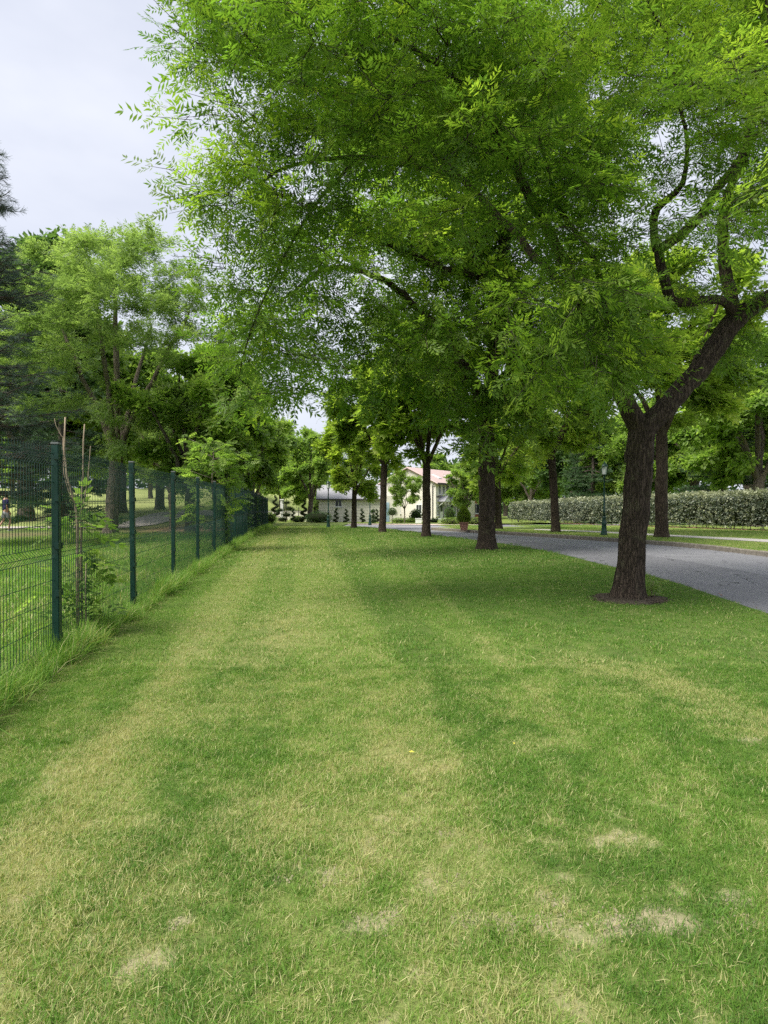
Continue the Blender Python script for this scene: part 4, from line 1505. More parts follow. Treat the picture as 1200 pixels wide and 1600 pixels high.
# ---- generic round-headed trees
def proto_tree(seed, fork, height, rad, trunk_r, bark, leafm, tmpls, size, nleaf, low=None, per_m3=2.0, step=.4, clump=.3, lean=(0, 0), squash=.8, tint0=.45, young=.12, nblob=14, up=0.0, thr=.024):
    """returns trunk mesh and crown mesh standing on the origin"""
    g = np.random.default_rng(seed)
    sk = Skeleton(g)
    low = low if low is not None else fork
    cz = (height + low) / 2
    hz = (height - low) / 2
    top = np.array((lean[0], lean[1], fork))
    sk.limb([(0, 0, -.08, trunk_r * 1.15), (*(top * .5), trunk_r), (*top, trunk_r * .95)], .2, .015, True)
    nl = 4
    a0 = g.random() * 6.28
    for k in range(nl):
        a = a0 + k * 2 * PI / nl + g.normal(0, .3)
        q = [(*top, trunk_r * .62)]
        for t in (.25, .55, .9):
            rr = rad * .62 * t ** (1.0 + up)
            q.append((top[0] + math.cos(a) * rr, top[1] + math.sin(a) * rr, fork + (cz + hz * .35 - fork) * t + g.normal(0, .15), trunk_r * (.55 - .42 * t)))
        sk.limb(q, .3, .05)
    sk.limb([(*top, trunk_r * .6), (top[0] + g.normal(0, .2), top[1] + g.normal(0, .2), cz), (top[0], top[1], cz + hz * .6, )][:2] + [] if False else
            [(*top, trunk_r * .6), (top[0] + g.normal(0, .2), top[1] + g.normal(0, .2), cz, trunk_r * .4), (top[0] + g.normal(0, .3), top[1] + g.normal(0, .3), cz + hz * .65, trunk_r * .15)], .3, .05)
    bl = [(np.array((top[0], top[1], cz)), rad * .55)]
    for k in range(nblob):
        v = norm(g.normal(size=3))
        s = g.uniform(.5, .78)
        bl.append((np.array((top[0] + v[0] * rad * s, top[1] + v[1] * rad * s, cz + v[2] * hz * s)), rad * g.uniform(.26, .42)))
    A = blob_points(bl, per_m3, g, clump, seed, squash, 1.6 / rad)
    A = A[A[:, 2] > low]
    sk.grow(A, step, step * 1.7, rad * 1.2, 70, (0, 0, .03), 3500)
    sk.finish(.008, 2.5)
    tm = sk.tubes(bark, 'trunk', .8, .3 if trunk_r > .12 else 0, 0, 0.0, .25)
    cm = crown_leaves(sk, g, 99, thr, size, tmpls, leafm, (top[0], top[1], cz - hz * .4), step * .9, .5, -.08, young, seed + 3, tint0, cap=nleaf)
    return tm, cm


def plant_tree(name, label, protos, loc, rz=0.0, s=1.0, sz=None, group=None, cat='tree'):
    t = thing(name, label, cat, loc, rz, group)
    for nm, me in zip(('trunk', 'crown'), protos):
        o = obj(nm, me, t)
        o.scale = (s, s, sz or s)
    return t


avA = proto_tree(41, 2.75, 8.6, 3.5, .155, M['bark'], M['leafmid'], PIN_FAR, .36, 9500, 2.5, 2.6, .36, .4)
avB = proto_tree(42, 3.0, 8.2, 3.1, .145, M['bark'], M['leafmid'], PIN_FAR, .36, 8500, 2.6, 2.6, .36, .42, (.15, .1))
avC = proto_tree(43, 2.3, 7.0, 2.9, .145, M['bark'], M['leafmid'], PIN_FAR, .34, 8000, 1.2, 2.6, .36, .4, (-.1, 0), tint0=.55)
plant_tree('avenue_tree', 'forked tree with a pale pruning scar, third of the lawn row', avA, ground_at(666, 838.5), 1.2, 1.0, group=AV)
plant_tree('avenue_tree', 'slender straight tree, fourth of the lawn row', avB, ground_at(597, 832), 0.3, 1.0, group=AV)
plant_tree('avenue_tree', 'short bright green tree at the far end of the lawn row', avC, ground_at(553, 825.5), 2.0, 1.0, group=AV)
VG = 'trees on the verge beyond the road'
plant_tree('verge_tree', 'tree with a bent forked trunk on the verge in front of the silver hedge', avA, ground_at(1034, 841.5) + (0, 0, .05), 4.0, 1.35, group=VG)
plant_tree('verge_tree', 'straight-trunked tree on the verge left of the green lamp post', avB, ground_at(869, 833.5) + (0, 0, .05), 2.4, 1.1, group=VG)
plant_tree('verge_tree', 'tree half hidden behind the second trunk of the lawn row', avC, ground_at(779, 828) + (0, 0, .05), 5.1, 1.15, group=VG)

# ---- trees of the golf course on the left
ftr = proto_tree(57, 3.1, 13.8, 5.4, .25, M['barkpale'], M['leaffeather'], FEATHER, .39, 15000, 2.6, 1.3, .42, .38, (.25, 0), .95, .5, .14, 26, .1, .03)
plant_tree('feathery_tree', 'tall feathery tree with pale trunk and bare inner limbs behind the fence', ftr, ground_at(172, 835.5), .4, 1.0)
bushA = proto_tree(52, 2.0, 8.5, 3.9, .22, M['bark2'], M['leafbush'], BROAD, .46, 7600, 1.1, 1.7, .42, .22, (0, 0), .9, .5)
bushB = proto_tree(53, 2.2, 10.5, 4.2, .24, M['bark2'], M['leafbush'], BROAD, .52, 8600, 1.5, 1.4, .45, .25, (.2, 0), .9, .45)
darkA = proto_tree(54, 2.0, 13.0, 4.8, .28, M['bark2'], M['leafdark'], BROAD, .64, 9500, 1.6, 1.1, .5, .2, (0, 0), .95, .45)
GT = 'trees on the golf course side'


def spot(u, d):
    x = (u - 600) / 1000 * d
    return np.array((x, d, float(gz(x, d)) - .03))


plant_tree('bushy_tree', 'dark-trunked leafy tree overhanging the fence half way along', bushA, spot(297, 27), 0.5, .95, group=GT)
plant_tree('bushy_tree', 'low grey-green tree behind the fence right of the feathery tree', ftr, spot(270, 36), 2.5, .62, group=GT)
plant_tree('bushy_tree', 'rounded leafy tree whose boughs hang over the far fence posts', bushA, spot(372, 33), 2.2, .92, group=GT)
plant_tree('bushy_tree', 'rounded light green tree at the far end of the fence', bushB, spot(392, 43), 1.0, .82, group=GT)
plant_tree('bushy_tree', 'tall leafy tree rising behind the far fence trees', bushB, spot(345, 50), 3.0, 1.4, group=GT)
plant_tree('broad_tree', 'very tall dark leafy tree behind the pine at the left edge', darkA, spot(40, 40), 0.0, 1.5, group=GT)
plant_tree('broad_tree', 'tall mid green tree between the pine and the feathery tree', bushB, spot(100, 44), 4.0, 1.65, group=GT)
plant_tree('broad_tree', 'leafy tree behind the feathery tree trunk', bushB, spot(190, 48), 2.0, 1.35, group=GT)
plant_tree('broad_tree', 'leafy tree filling the gap right of the feathery crown', bushB, spot(250, 52), 5.0, 1.35, group=GT)
# garden trees at the end of the lawn
GE = 'trees in the gardens at the end of the lawn'
plant_tree('garden_tree', 'leafy tree with a slim grey trunk at the end of the lawn', bushB, spot(483, 63), 0.7, .95, group=GE)
plant_tree('garden_tree', 'pale green tree left of the slim grey trunk at the lawn end', bushA, spot(440, 72), 3.7, 1.15, group=GE)
plant_tree('garden_tree', 'light green tree rising behind the garage roof', bushB, spot(520, 86), 1.7, 1.1, group=GE)
plant_tree('garden_tree', 'tree far behind the fence end beside the garden pillar', bushA, spot(405, 84), 5.7, 1.2, group=GE)
plant_tree('garden_tree', 'tree standing behind the brick house', bushB, spot(745, 84), 2.7, 1.0, group=GE)
plant_tree('garden_tree', 'round leafy tree in front of the brick house', bushA, spot(728, 56), 1.1, .72, group=GE)
pale = proto_tree(55, 1.3, 5.3, 2.0, .06, M['barkpale'], M['leafpale'], BROAD, .30, 3600, 1.2, 9, .24, .2, (0, 0), 1.0, .5)
plant_tree('young_tree', 'young tree with very pale green leaves before the cream gable', pale, spot(632, 60), 0, 1.0)
# trees behind the hedge
HG = 'trees behind the silver hedge'
for i, (p_, u, d, s, rz, lb) in enumerate((
        (bushB, 1180, 41, 1.35, .3, 'bright leafy tree behind the right end of the hedge'),
        (bushB, 1085, 54, 1.4, 1.3, 'tall leafy tree behind the hedge right of the bent trunk'),
        (bushA, 985, 56, 1.25, 2.3, 'rounded tree behind the hedge hidden by the near trunk'),
        (darkA, 900, 66, .95, 3.3, 'dark tree behind the hedge beside the lamp post'),
        (bushB, 830, 76, 1.1, 4.3, 'tree at the left end of the hedge'),
        (bushB, 1010, 78, 1.5, 4.9, 'tall tree far behind the hedge and the near trunk'),
        (darkA, 1170, 70, 1.4, 5.3, 'tall dark tree far behind the right end of the hedge'),
        (bushB, 1290, 50, 1.6, .9, 'tall tree beyond the right picture edge behind the hedge'),
        (bushA, 860, 92, 1.5, .1, 'leafy tree in the distance left of the hedge'),
        (darkA, 790, 100, 1.2, .2, 'dark tree in the distance behind the second trunk'))):
    plant_tree('hedge_side_tree', lb, p_, spot(u, d), rz, s, group=HG)
# far wood at the end of the fairway
FW = 'trees at the far side of the fairway'
for u, d, pr2, lb in ((45, 108, darkA, 'distant dark tree across the fairway seen left of the nearest fence post'), (150, 112, bushB, 'distant leafy tree across the fairway seen between the first two fence posts'), (236, 106, bushA, 'distant round tree across the fairway seen right of the second fence post')):
    plant_tree('fairway_tree', lb, pr2, spot(u, d), d * .7, 1.2, group=FW)
for u, d, s, rz, lb in ((20, 62, 1.0, .5, 'dark tree low behind the pine at the left edge'), (130, 64, .95, 1.9, 'dark tree behind the first fence panel'), (235, 72, 1.0, 3.3, 'dark tree far behind the second fence panel')):
    plant_tree('broad_tree', lb, bushA, spot(u, d), rz, s, group=GT)
for u, d, s, rz, lb in ((770, 88, 1.0, .5, 'bushy tree left of the hedge behind the second trunk'), (815, 82, .9, 2.9, 'bushy tree just left of the far hedge end'), (680, 105, 1.3, 1.9, 'leafy tree rising behind the cream house')):
    plant_tree('garden_tree', lb, bushA, spot(u, d), rz, s, group=GE)
# the far wood closing the view: one mass
gw_ = np.random.default_rng(77)
n = 11000
fx = gw_.uniform(-190, 170, n)
fy = 132 + 10 * (fbm(np.stack([fx * .05, fx * 0, fx * 0], 1), 3, 3) - .5) + np.abs(gw_.normal(0, 1.2, n))
fh = 9 + 9 * (fbm(np.stack([fx * .09, fx * 0, fx * 0], 1), 4, 4) - .4)
ft = gw_.random(n)
fz = gz(fx, fy) + fh * ft
fy = fy - 4.5 * np.sqrt(np.maximum(0, 1 - ft ** 2)) * (.6 + .8 * fbm(np.stack([fx * .25, ft * 3, fx * 0], 1), 5, 3))
fw_o = obj('far_wood', leaf_mesh('far_wood', np.stack([fx, fy, fz], 1), gw_.normal(0, 1, (n, 3)) + (0, -.6, .2), gw_.uniform(1.1, 2.2, n), np.clip(gw_.normal(.4, .2, n), 0, 1), [simple_spray(5, 51, .6, .4), simple_spray(5, 52, .6, .4)], M['leafdark'], gw_, .7))
tag(fw_o, 'dark far-off wood closing the view behind the gardens and fairway', 'wood', kind='stuff')

# ---- conifers
def needle_tuft(n, seed, L=1.0, w=.05, cone=.75):
    g = np.random.default_rng(seed)
    V = []
    for k in range(n):
        d = norm(np.array((1.0, g.normal(0, cone), g.normal(0, cone))))
        s = norm(np.cross(d, g.normal(size=3))) * w * .5
        b = np.array((g.uniform(-.5, .35), 0, 0))
        l = L * g.uniform(.7, 1.1)
        V += [b - s, b + s, b + d * l + s * .4, b + d * l - s * .4]
    return np.array(V, float)


NEEDLE = [needle_tuft(13, k) for k in range(3)]
FLATN = [needle_tuft(9, 10 + k, .8, .09, .45) for k in range(3)]


def conifer(seed, height, rad, low, trunk_r, bark, leafm, tmpls, size, droop, spacing, ntuft, shape=1.0, upturn=.25, sub=6):
    g = np.random.default_rng(seed)
    mb = MB()
    mb.tube([(0, 0, -.1), (g.normal(0, .06), g.normal(0, .06), height * .5), (0, 0, height)], [trunk_r, trunk_r * .62, .02], 12)
    pos, dirs = [], []
    z = low
    while z < height - .3:
        f = (height - z) / (height - low)
        Lb = rad * (f ** shape) * (.75 + .35 * g.random())
        for k in range(g.integers(3, 6)):
            a = g.random() * 2 * PI
            L = Lb * g.uniform(.7, 1.1) + .25
            h = np.array((math.cos(a), math.sin(a), 0))
            sd = np.array((-h[1], h[0], 0))
            pts = []
            for t in (0, .3, .6, 1):
                pts.append(h * L * t + sd * g.normal(0, .06) * L * t + np.array((0, 0, z + L * (-droop * t + upturn * t ** 3) + g.normal(0, .03) * L * t)))
            mb.tube(pts, [trunk_r * .22 * (f * .6 + .4), trunk_r * .16, .02, .008], 4)
            P3 = np.array(pts)
            nb = max(3, int(sub * L))
            for q in range(nb):
                t = g.uniform(.22, 1)
                b = np.array([np.interp(t, (0, .3, .6, 1), P3[:, c]) for c in range(3)])
                sl = L * .34 * (1.15 - t) + .22
                sg = 1 if g.random() < .5 else -1
                sdv = norm(h * .75 + sd * sg * g.uniform(.3, 1) + np.array((0, 0, g.normal(.05, .18))))
                mb.tube([b, b + sdv * sl], [.012, .004], 3)
                for w in np.linspace(.25, 1, max(2, int(sl / spacing))):
                    pos.append(b + sdv * sl * w + g.normal(0, .03, 3))
                    dirs.append(sdv + g.normal(0, .3, 3))
        z += g.uniform(.28, .5) * max(.5, rad / 4)
    pos, dirs = np.array(pos), np.array(dirs)
    if len(pos) > ntuft:
        k = g.choice(len(pos), ntuft, False)
        pos, dirs = pos[k], dirs[k]
    tint = np.clip(.42 + (fbm(pos * .9, seed, 3) - .5) * 1.0 + g.normal(0, .1, len(pos)), 0, 1)
    return mb.mesh('trunk', bark, True), leaf_mesh('crown', pos, dirs, size * g.uniform(.75, 1.25, len(pos)), tint, tmpls, leafm, g, .8)


pine = conifer(61, 12.7, 2.9, 1.7, .22, M['bark2'], M['needle'], NEEDLE, .17, .12, .11, 6500, .62, .22, 7)
plant_tree('pine_tree', 'blue-green pine at the left edge of the picture', pine, spot(-45, 19), .5, 1.0)
cedar = conifer(62, 12, 4.6, 1.0, .26, M['bark2'], M['cedar'], FLATN, .30, .22, .16, 7000, .7, .16, 6)
plant_tree('cedar_tree', 'layered dark cedar behind the hedge at the right', cedar, spot(1130, 46), .2, .9)
plant_tree('cedar_tree', 'layered grey-green cedar behind the hedge beside the lamp lantern', cedar, spot(925, 58), 2.2, .85)
plant_tree('cedar_tree', 'dark conifer behind the feathery tree on the left', cedar, spot(95, 33), 3.9, .8)
plant_tree('cedar_tree', 'wide low cedar bough above the hedge near the right edge', cedar, spot(1235, 43), 5.2, .7)

# ---- sapling with canes behind the first fence post
ga = np.random.default_rng(71)
bsap = np.array((*px(126, 985, 6.35)[:2], 0.0))
sap = thing('staked_sapling', 'leafy sapling with bare pale canes behind the nearest fence panel', 'sapling', bsap)
Ls = lambda rows: [(p[0], p[1], p[2]) for p in local([px(u, v, d) for u, v, d in rows], bsap)]
for rows, r0 in (([(121, 1000, 6.35), (120, 900, 6.35), (121, 820, 6.35), (118, 790, 6.35), (105, 745, 6.3), (101, 700, 6.3), (103, 652, 6.3)], .017),
                 ([(128, 1000, 6.4), (126, 880, 6.4), (127, 800, 6.4), (130, 740, 6.4), (131, 690, 6.4), (133, 663, 6.4)], .013),
                 ([(121, 815, 6.35), (131, 785, 6.35), (138, 745, 6.35), (142, 700, 6.35), (142, 697, 6.35)], .008),
                 ([(104, 690, 6.3), (96, 680, 6.3), (88, 664, 6.3), (86, 654, 6.3)], .005),
                 ([(118, 792, 6.35), (108, 770, 6.3), (100, 740, 6.3), (99, 682, 6.3)], .006),
                 ([(135, 990, 6.3), (132, 930, 6.3), (134, 880, 6.3)], .008)):
    q = Ls(rows)
    MB().tube(q, list(np.linspace(r0, r0 * .45, len(q))), 7).build('cane', M['twig'], sap, True)
lp, ld = [], []
for k in range(135):
    c = px(ga.normal(120, 24), ga.uniform(795, 990), ga.normal(6.45, .12)) - bsap
    lp.append(c)
    ld.append(ga.normal(0, 1, 3) * (1, .8, .5) + (0, 0, -.05))
obj('leaves', leaf_mesh('leaves', np.array(lp), np.array(ld), ga.uniform(.16, .32, len(lp)), np.clip(ga.normal(.22, .22, len(lp)), 0, 1), [pinnate(3, .42, .2, 58, .15), pinnate(4, .36, .16, 60, .1)], M['leafbush'], ga), sap)
# second sapling further along the fence
gb = np.random.default_rng(72)
bs2 = spot(332, 17.6)
sp2 = thing('young_tree', 'young bright green tree with large divided leaves just behind the fence', 'tree', bs2)
q = [(0, 0, -.05), (.05, 0, 1.0), (-.02, .05, 2.0), (.05, 0, 2.9)]
tk = MB().tube(q, [.04, .034, .025, .01], 8)
lp, ld = [], []
for k in range(34):
    z = gb.uniform(.7, 2.9)
    a = gb.random() * 6.28
    L = gb.uniform(.4, 1.0)
    e = np.array((math.cos(a) * L, math.sin(a) * L, z + L * .35))
    tk.tube([(0, 0, z), e], [.012, .005], 4)
    for w in range(16):
        t = gb.uniform(.25, 1.1)
        lp.append(np.array((0, 0, z)) * (1 - t) + e * t + gb.normal(0, .05, 3))
        ld.append(np.array((math.cos(a), math.sin(a), -.1)) + gb.normal(0, .7, 3) * (1, 1, .5))
tk.build('trunk', M['bark2'], sp2, True)
obj('crown', leaf_mesh('crown', np.array(lp), np.array(ld), gb.uniform(.20, .36, len(lp)), np.clip(gb.normal(.38, .18, len(lp)), 0, 1), [pinnate(4, .36, .15, 60, .1)], M['leafbush'], gb), sp2)
# climbers on the fence
gc = np.random.default_rng(73)
for i, (kk, lb) in enumerate(((5, 'ivy climbing the sixth fence post'), (8, 'sparse climber on the ninth fence post'), (10, 'ivy on a far fence post by the end of the lawn'))):
    d = FDIR * (kk * SP)
    b = np.array((FO[0] + d[0], FO[1] + d[1], float(gz(FO[0] + d[0], FO[1] + d[1]))))
    iv = thing('ivy', lb, 'climber', b)
    st_ = MB().tube([(-.05, -.05, 0), (-.06, -.06, .6), (-.045, -.055, 1.2), (-.06, -.05, 1.7)], [.012, .01, .008, .004], 5)
    st_.build('stem', M['twig'], iv)
    nlv = 170
    lp = np.stack([gc.normal(-.03, .10, nlv), gc.normal(-.12, .10, nlv), gc.uniform(.05, 1.75, nlv) ** 1.0], 1)
    obj('leaves', leaf_mesh('leaves', lp, gc.normal(0, 1, (nlv, 3)), gc.uniform(.07, .13, nlv), np.clip(gc.normal(.4, .2, nlv), 0, 1), [simple_spray(3, 20, .7, .5)], M['leafdark'], gc), iv)
# ------------------------------------------------------------------ hedge beyond the verge
gh = np.random.default_rng(81)
HP = even(np.array([(24.0, 14.0), (20.8, 22.0), (18.7, 31.0), (16.4, 45.0), (13.3, 65.0)]), 200)
hs_ = np.concatenate([[0], np.cumsum(np.linalg.norm(np.diff(HP, axis=0), axis=1))])
hd = norm(np.gradient(HP, axis=0))
hn = np.stack([-hd[:, 1], hd[:, 0]], 1)
hn *= np.sign((hn * (np.array((0, 20)) - HP)).sum(1))[:, None]      # towards the road
hb = thing('hedge', 'long clipped silver-leaved hedge beyond the road and footpath', 'hedge', (HP[90, 0], HP[90, 1], float(gz(HP[90, 0], HP[90, 1]))))
HB = np.array(hb.location)
HT, HW = 1.78, .62


def hpos(s, across, z):
    x = np.interp(s, hs_, HP[:, 0]) + np.interp(s, hs_, hn[:, 0]) * across
    y = np.interp(s, hs_, HP[:, 1]) + np.interp(s, hs_, hn[:, 1]) * across
    return np.stack([x, y, gz(x, y) + .05 + z], 1) - HB


# solid dark hull added inside the leaves to stop see-through
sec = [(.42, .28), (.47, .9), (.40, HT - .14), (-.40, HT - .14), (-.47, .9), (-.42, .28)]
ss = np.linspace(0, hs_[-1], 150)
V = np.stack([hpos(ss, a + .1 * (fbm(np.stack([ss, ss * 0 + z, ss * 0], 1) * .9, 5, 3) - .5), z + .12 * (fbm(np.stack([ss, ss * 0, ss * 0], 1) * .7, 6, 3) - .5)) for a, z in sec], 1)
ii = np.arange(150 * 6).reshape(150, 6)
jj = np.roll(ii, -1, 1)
obj('core_hull', np_mesh('core_hull', V.reshape(-1, 3), np.stack([ii[:-1].ravel(), jj[:-1].ravel(), jj[1:].ravel(), ii[1:].ravel()], 1), None, M['core']), hb)
n = 34000
s = gh.uniform(0, hs_[-1], n) ** 1.0
face = gh.random(n)
z = np.where(face < .62, gh.uniform(.16, HT, n), HT + gh.normal(0, .05, n))
ac = np.where(face < .62, HW * .8 + .09 * gh.normal(size=n), gh.uniform(-HW, HW * .9, n))
rnd = np.clip((z - (HT - .2)) / .25, 0, 1)
ac = ac - rnd * .12 * (face < .62)
lump = fbm(np.stack([s * 1.4, z * 1.6, ac * 0], 1), 8, 3) - .5
ac = ac + lump * .55 * (face < .62)
z = z + (fbm(np.stack([s * .7, s * 0, s * 0], 1), 6, 3) - .5) * .2 * (z > 1) + lump * .22
keep = (z > .30) | (gh.random(n) < .35)
s, z, ac, face = s[keep], z[keep], ac[keep], face[keep]
n = len(s)
pos = hpos(s, ac, z)
out2 = np.stack([np.interp(s, hs_, hn[:, 0]), np.interp(s, hs_, hn[:, 1])], 1)
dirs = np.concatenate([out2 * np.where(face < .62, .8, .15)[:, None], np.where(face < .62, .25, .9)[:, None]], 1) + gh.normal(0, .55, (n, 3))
tint = np.where(face < .62, gh.normal(.40, .3, n), gh.normal(.78, .18, n))  # top leaves coloured paler, putting the light from above into the tint
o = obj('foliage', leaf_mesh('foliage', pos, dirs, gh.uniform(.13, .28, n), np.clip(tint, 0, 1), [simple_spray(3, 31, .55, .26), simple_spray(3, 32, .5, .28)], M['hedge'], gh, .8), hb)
tag(o, kind='stuff')
stm = MB()
for k in range(110):
    q = hpos(np.array([gh.uniform(0, hs_[-1])] * 2), gh.uniform(.1, .5), np.array([-.05, .5]))
    stm.tube([q[0], q[1] + gh.normal(0, .05, 3)], [.018, .012], 4)
tag(stm.build('stems', M['bark2'], hb), kind='stuff')
# leaf litter under the hedge
gl = np.random.default_rng(82)
n = 2600
s = gl.uniform(0, hs_[-1] * .75, n)
lp = hpos(s, .55 + np.abs(gl.normal(0, .28, n)), np.full(n, .022)) + HB
tag(obj('leaf_litter', leaf_mesh('leaf_litter', lp, gl.normal(0, 1, (n, 3)) * (1, 1, .15), gl.uniform(.06, .11, n), gl.random(n), [simple_spray(2, 33, .8, .5)], mottled('dry_leaf', (0.10, 0.05, 0.035), (0.34, 0.2, 0.13), 9), gl, .25)),
    'dry fallen leaves along the foot of the silver hedge', 'leaf litter', kind='stuff')

# ------------------------------------------------------------------ lamp posts
def lamp(loc, label, s=1.0):
    t = thing('lamp_post', label, 'lamp post', loc, 0, 'green lamp posts')
    k = lambda prof: [(r * s * .82, z * s) for r, z in prof]
    MB().lathe(k([(.17, -.03), (.17, .06), (.145, .09), (.15, .14), (.125, .2), (.115, .42), (.13, .46), (.13, .50), (.105, .53), (.09, .68), (.10, .70), (.10, .74), (.06, .78)]), 14).build('base', M['green'], t, True)
    MB().lathe(k([(.052, .78), (.052, .95), (.065, .97), (.065, 1.0), (.048, 1.02), (.038, 2.32), (.055, 2.34), (.055, 2.37), (.035, 2.4)]), 12).build('pole', M['green'], t, True)
    ln = MB().lathe(k([(.03, 2.40), (.06, 2.43), (.10, 2.46), (.10, 2.48), (.02, 2.481)]), 8)
    for a in range(4):
        w = a * PI / 2 + PI / 4
        ln.tube([(.10 * s * math.cos(w), .10 * s * math.sin(w), 2.48 * s), (.15 * s * math.cos(w), .15 * s * math.sin(w), 2.80 * s)], .009 * s, 4)
    lo = ln.build('lantern_frame', M['green'], t)
    MB().lathe(k([(.085, 2.485), (.13, 2.795)]), 4).build('glass', M['lampglass'], lo)
    MB().lathe(k([(.17, 2.80), (.17, 2.82), (.12, 2.88), (.05, 2.93), (.045, 2.97), (.015, 3.0), (.01, 3.04)]), 12).build('cap', M['green'], lo)
    return t


lamp(ground_at(513, 824.5), 'green lamp post at the far end of the lawn left of the last tree', .98)
lamp(ground_at(944, 838.5) + (0, 0, .055), 'green lamp post on the verge in front of the hedge', .96)
lamp(ground_at(578, 819.3) + (0, 0, -.03), 'green lamp post across the road bend before the garage wall', 1.05)

# ------------------------------------------------------------------ houses
def frame_of(origin, ang):
    """local wall frame: x along the wall, y into the house, z up"""
    return Matrix.Translation(Vector([float(c) for c in origin])) @ Matrix.Rotation(ang, 4, 'Z')


def window(parent, x, z, w, h, yoff=0.0, rot=None, fr=.06, mull=True):
    """window on the wall plane y = yoff facing -y; rot turns it to another wall"""
    f = MB()
    f.box((x - w / 2 - fr, yoff - .05, z - h / 2 - fr), (x + w / 2 + fr, yoff + .02, z - h / 2))
    f.box((x - w / 2 - fr, yoff - .05, z + h / 2), (x + w / 2 + fr, yoff + .02, z + h / 2 + fr))
    f.box((x - w / 2 - fr, yoff - .05, z - h / 2), (x - w / 2, yoff + .02, z + h / 2))
    f.box((x + w / 2, yoff - .05, z - h / 2), (x + w / 2 + fr, yoff + .02, z + h / 2))
    if mull:
        f.box((x - .02, yoff - .04, z - h / 2), (x + .02, yoff - .012, z + h / 2))
    g = MB().box((x - w / 2, yoff - .012, z - h / 2), (x + w / 2, yoff + .015, z + h / 2))
    sl = MB().box((x - w / 2 - fr - .05, yoff - .11, z - h / 2 - fr - .06), (x + w / 2 + fr + .05, yoff + .02, z - h / 2 - fr))
    fo = f.build('window', M['white'], parent)
    go_ = g.build('pane', M['glass'], fo)
    so = sl.build('sill', M['white'], fo)
    if rot is not None:
        fo.matrix_local = rot
    return fo


def door(parent, x, w=.95, h=2.05, yoff=0.0, mat=None):
    d = MB().box((x - w / 2, yoff - .03, .02), (x + w / 2, yoff + .02, h)).build('door', mat or M['white'], parent)
    MB().box((x - w / 2 + .15, yoff - .036, 1.1), (x + w / 2 - .15, yoff - .0305, 1.85)).build('pane', M['glass'], d)
    fr = MB().box((x - w / 2 - .1, yoff - .06, .0), (x - w / 2 - .003, yoff + .02, h + .1)).box((x + w / 2 + .003, yoff - .06, 0), (x + w / 2 + .1, yoff + .02, h + .1)).box((x - w / 2 - .003, yoff - .06, h + .003), (x + w / 2 + .003, yoff + .02, h + .1))
    fr.build('door_frame', M['darktrim'], d)
    # gabled canopy on brackets
    c = MB()
    z0 = h + .2
    wv = w * .95
    c.add([(x - wv, yoff, z0), (x, yoff, z0 + .55), (x + wv, yoff, z0), (x - wv, yoff - .85, z0), (x, yoff - .85, z0 + .55), (x + wv, yoff - .85, z0),
           (x - wv, yoff, z0 + .09), (x, yoff, z0 + .64), (x + wv, yoff, z0 + .09), (x - wv, yoff - .85, z0 + .09), (x, yoff - .85, z0 + .64), (x + wv, yoff - .85, z0 + .09)],
          [(0, 1, 4, 3), (1, 2, 5, 4), (6, 9, 10, 7), (7, 10, 11, 8), (3, 4, 10, 9), (4, 5, 11, 10), (0, 3, 9, 6), (2, 8, 11, 5)])
    co = c.build('canopy', M['greyroof'], parent)
    b = MB()
    for sx in (-1, 1):
        b.tube([(x + sx * wv * .85, yoff - .02, z0 - .5), (x + sx * wv * .85, yoff - .7, z0 - .02)], .04, 5)
        b.tube([(x + sx * wv * .85, yoff - .02, z0 - .03), (x + sx * wv * .85, yoff - .82, z0 - .03)], .035, 5)
    b.add([(x - wv * .8, yoff - .8, z0 + .02), (x + wv * .8, yoff - .8, z0 + .02), (x, yoff - .8, z0 + .47)], [(0, 1, 2)])
    b.build('bracket', M['white'], co)
    return d


# main cream house: corner towards us, gable to the left, doors to the right
HC = spot(681, 68)
HZ = float(gz(HC[0], HC[1])) - .02
house = thing('cream_house', 'cream two-storey house with red roof and two porch canopies', 'house', (HC[0], HC[1], HZ), R(60))
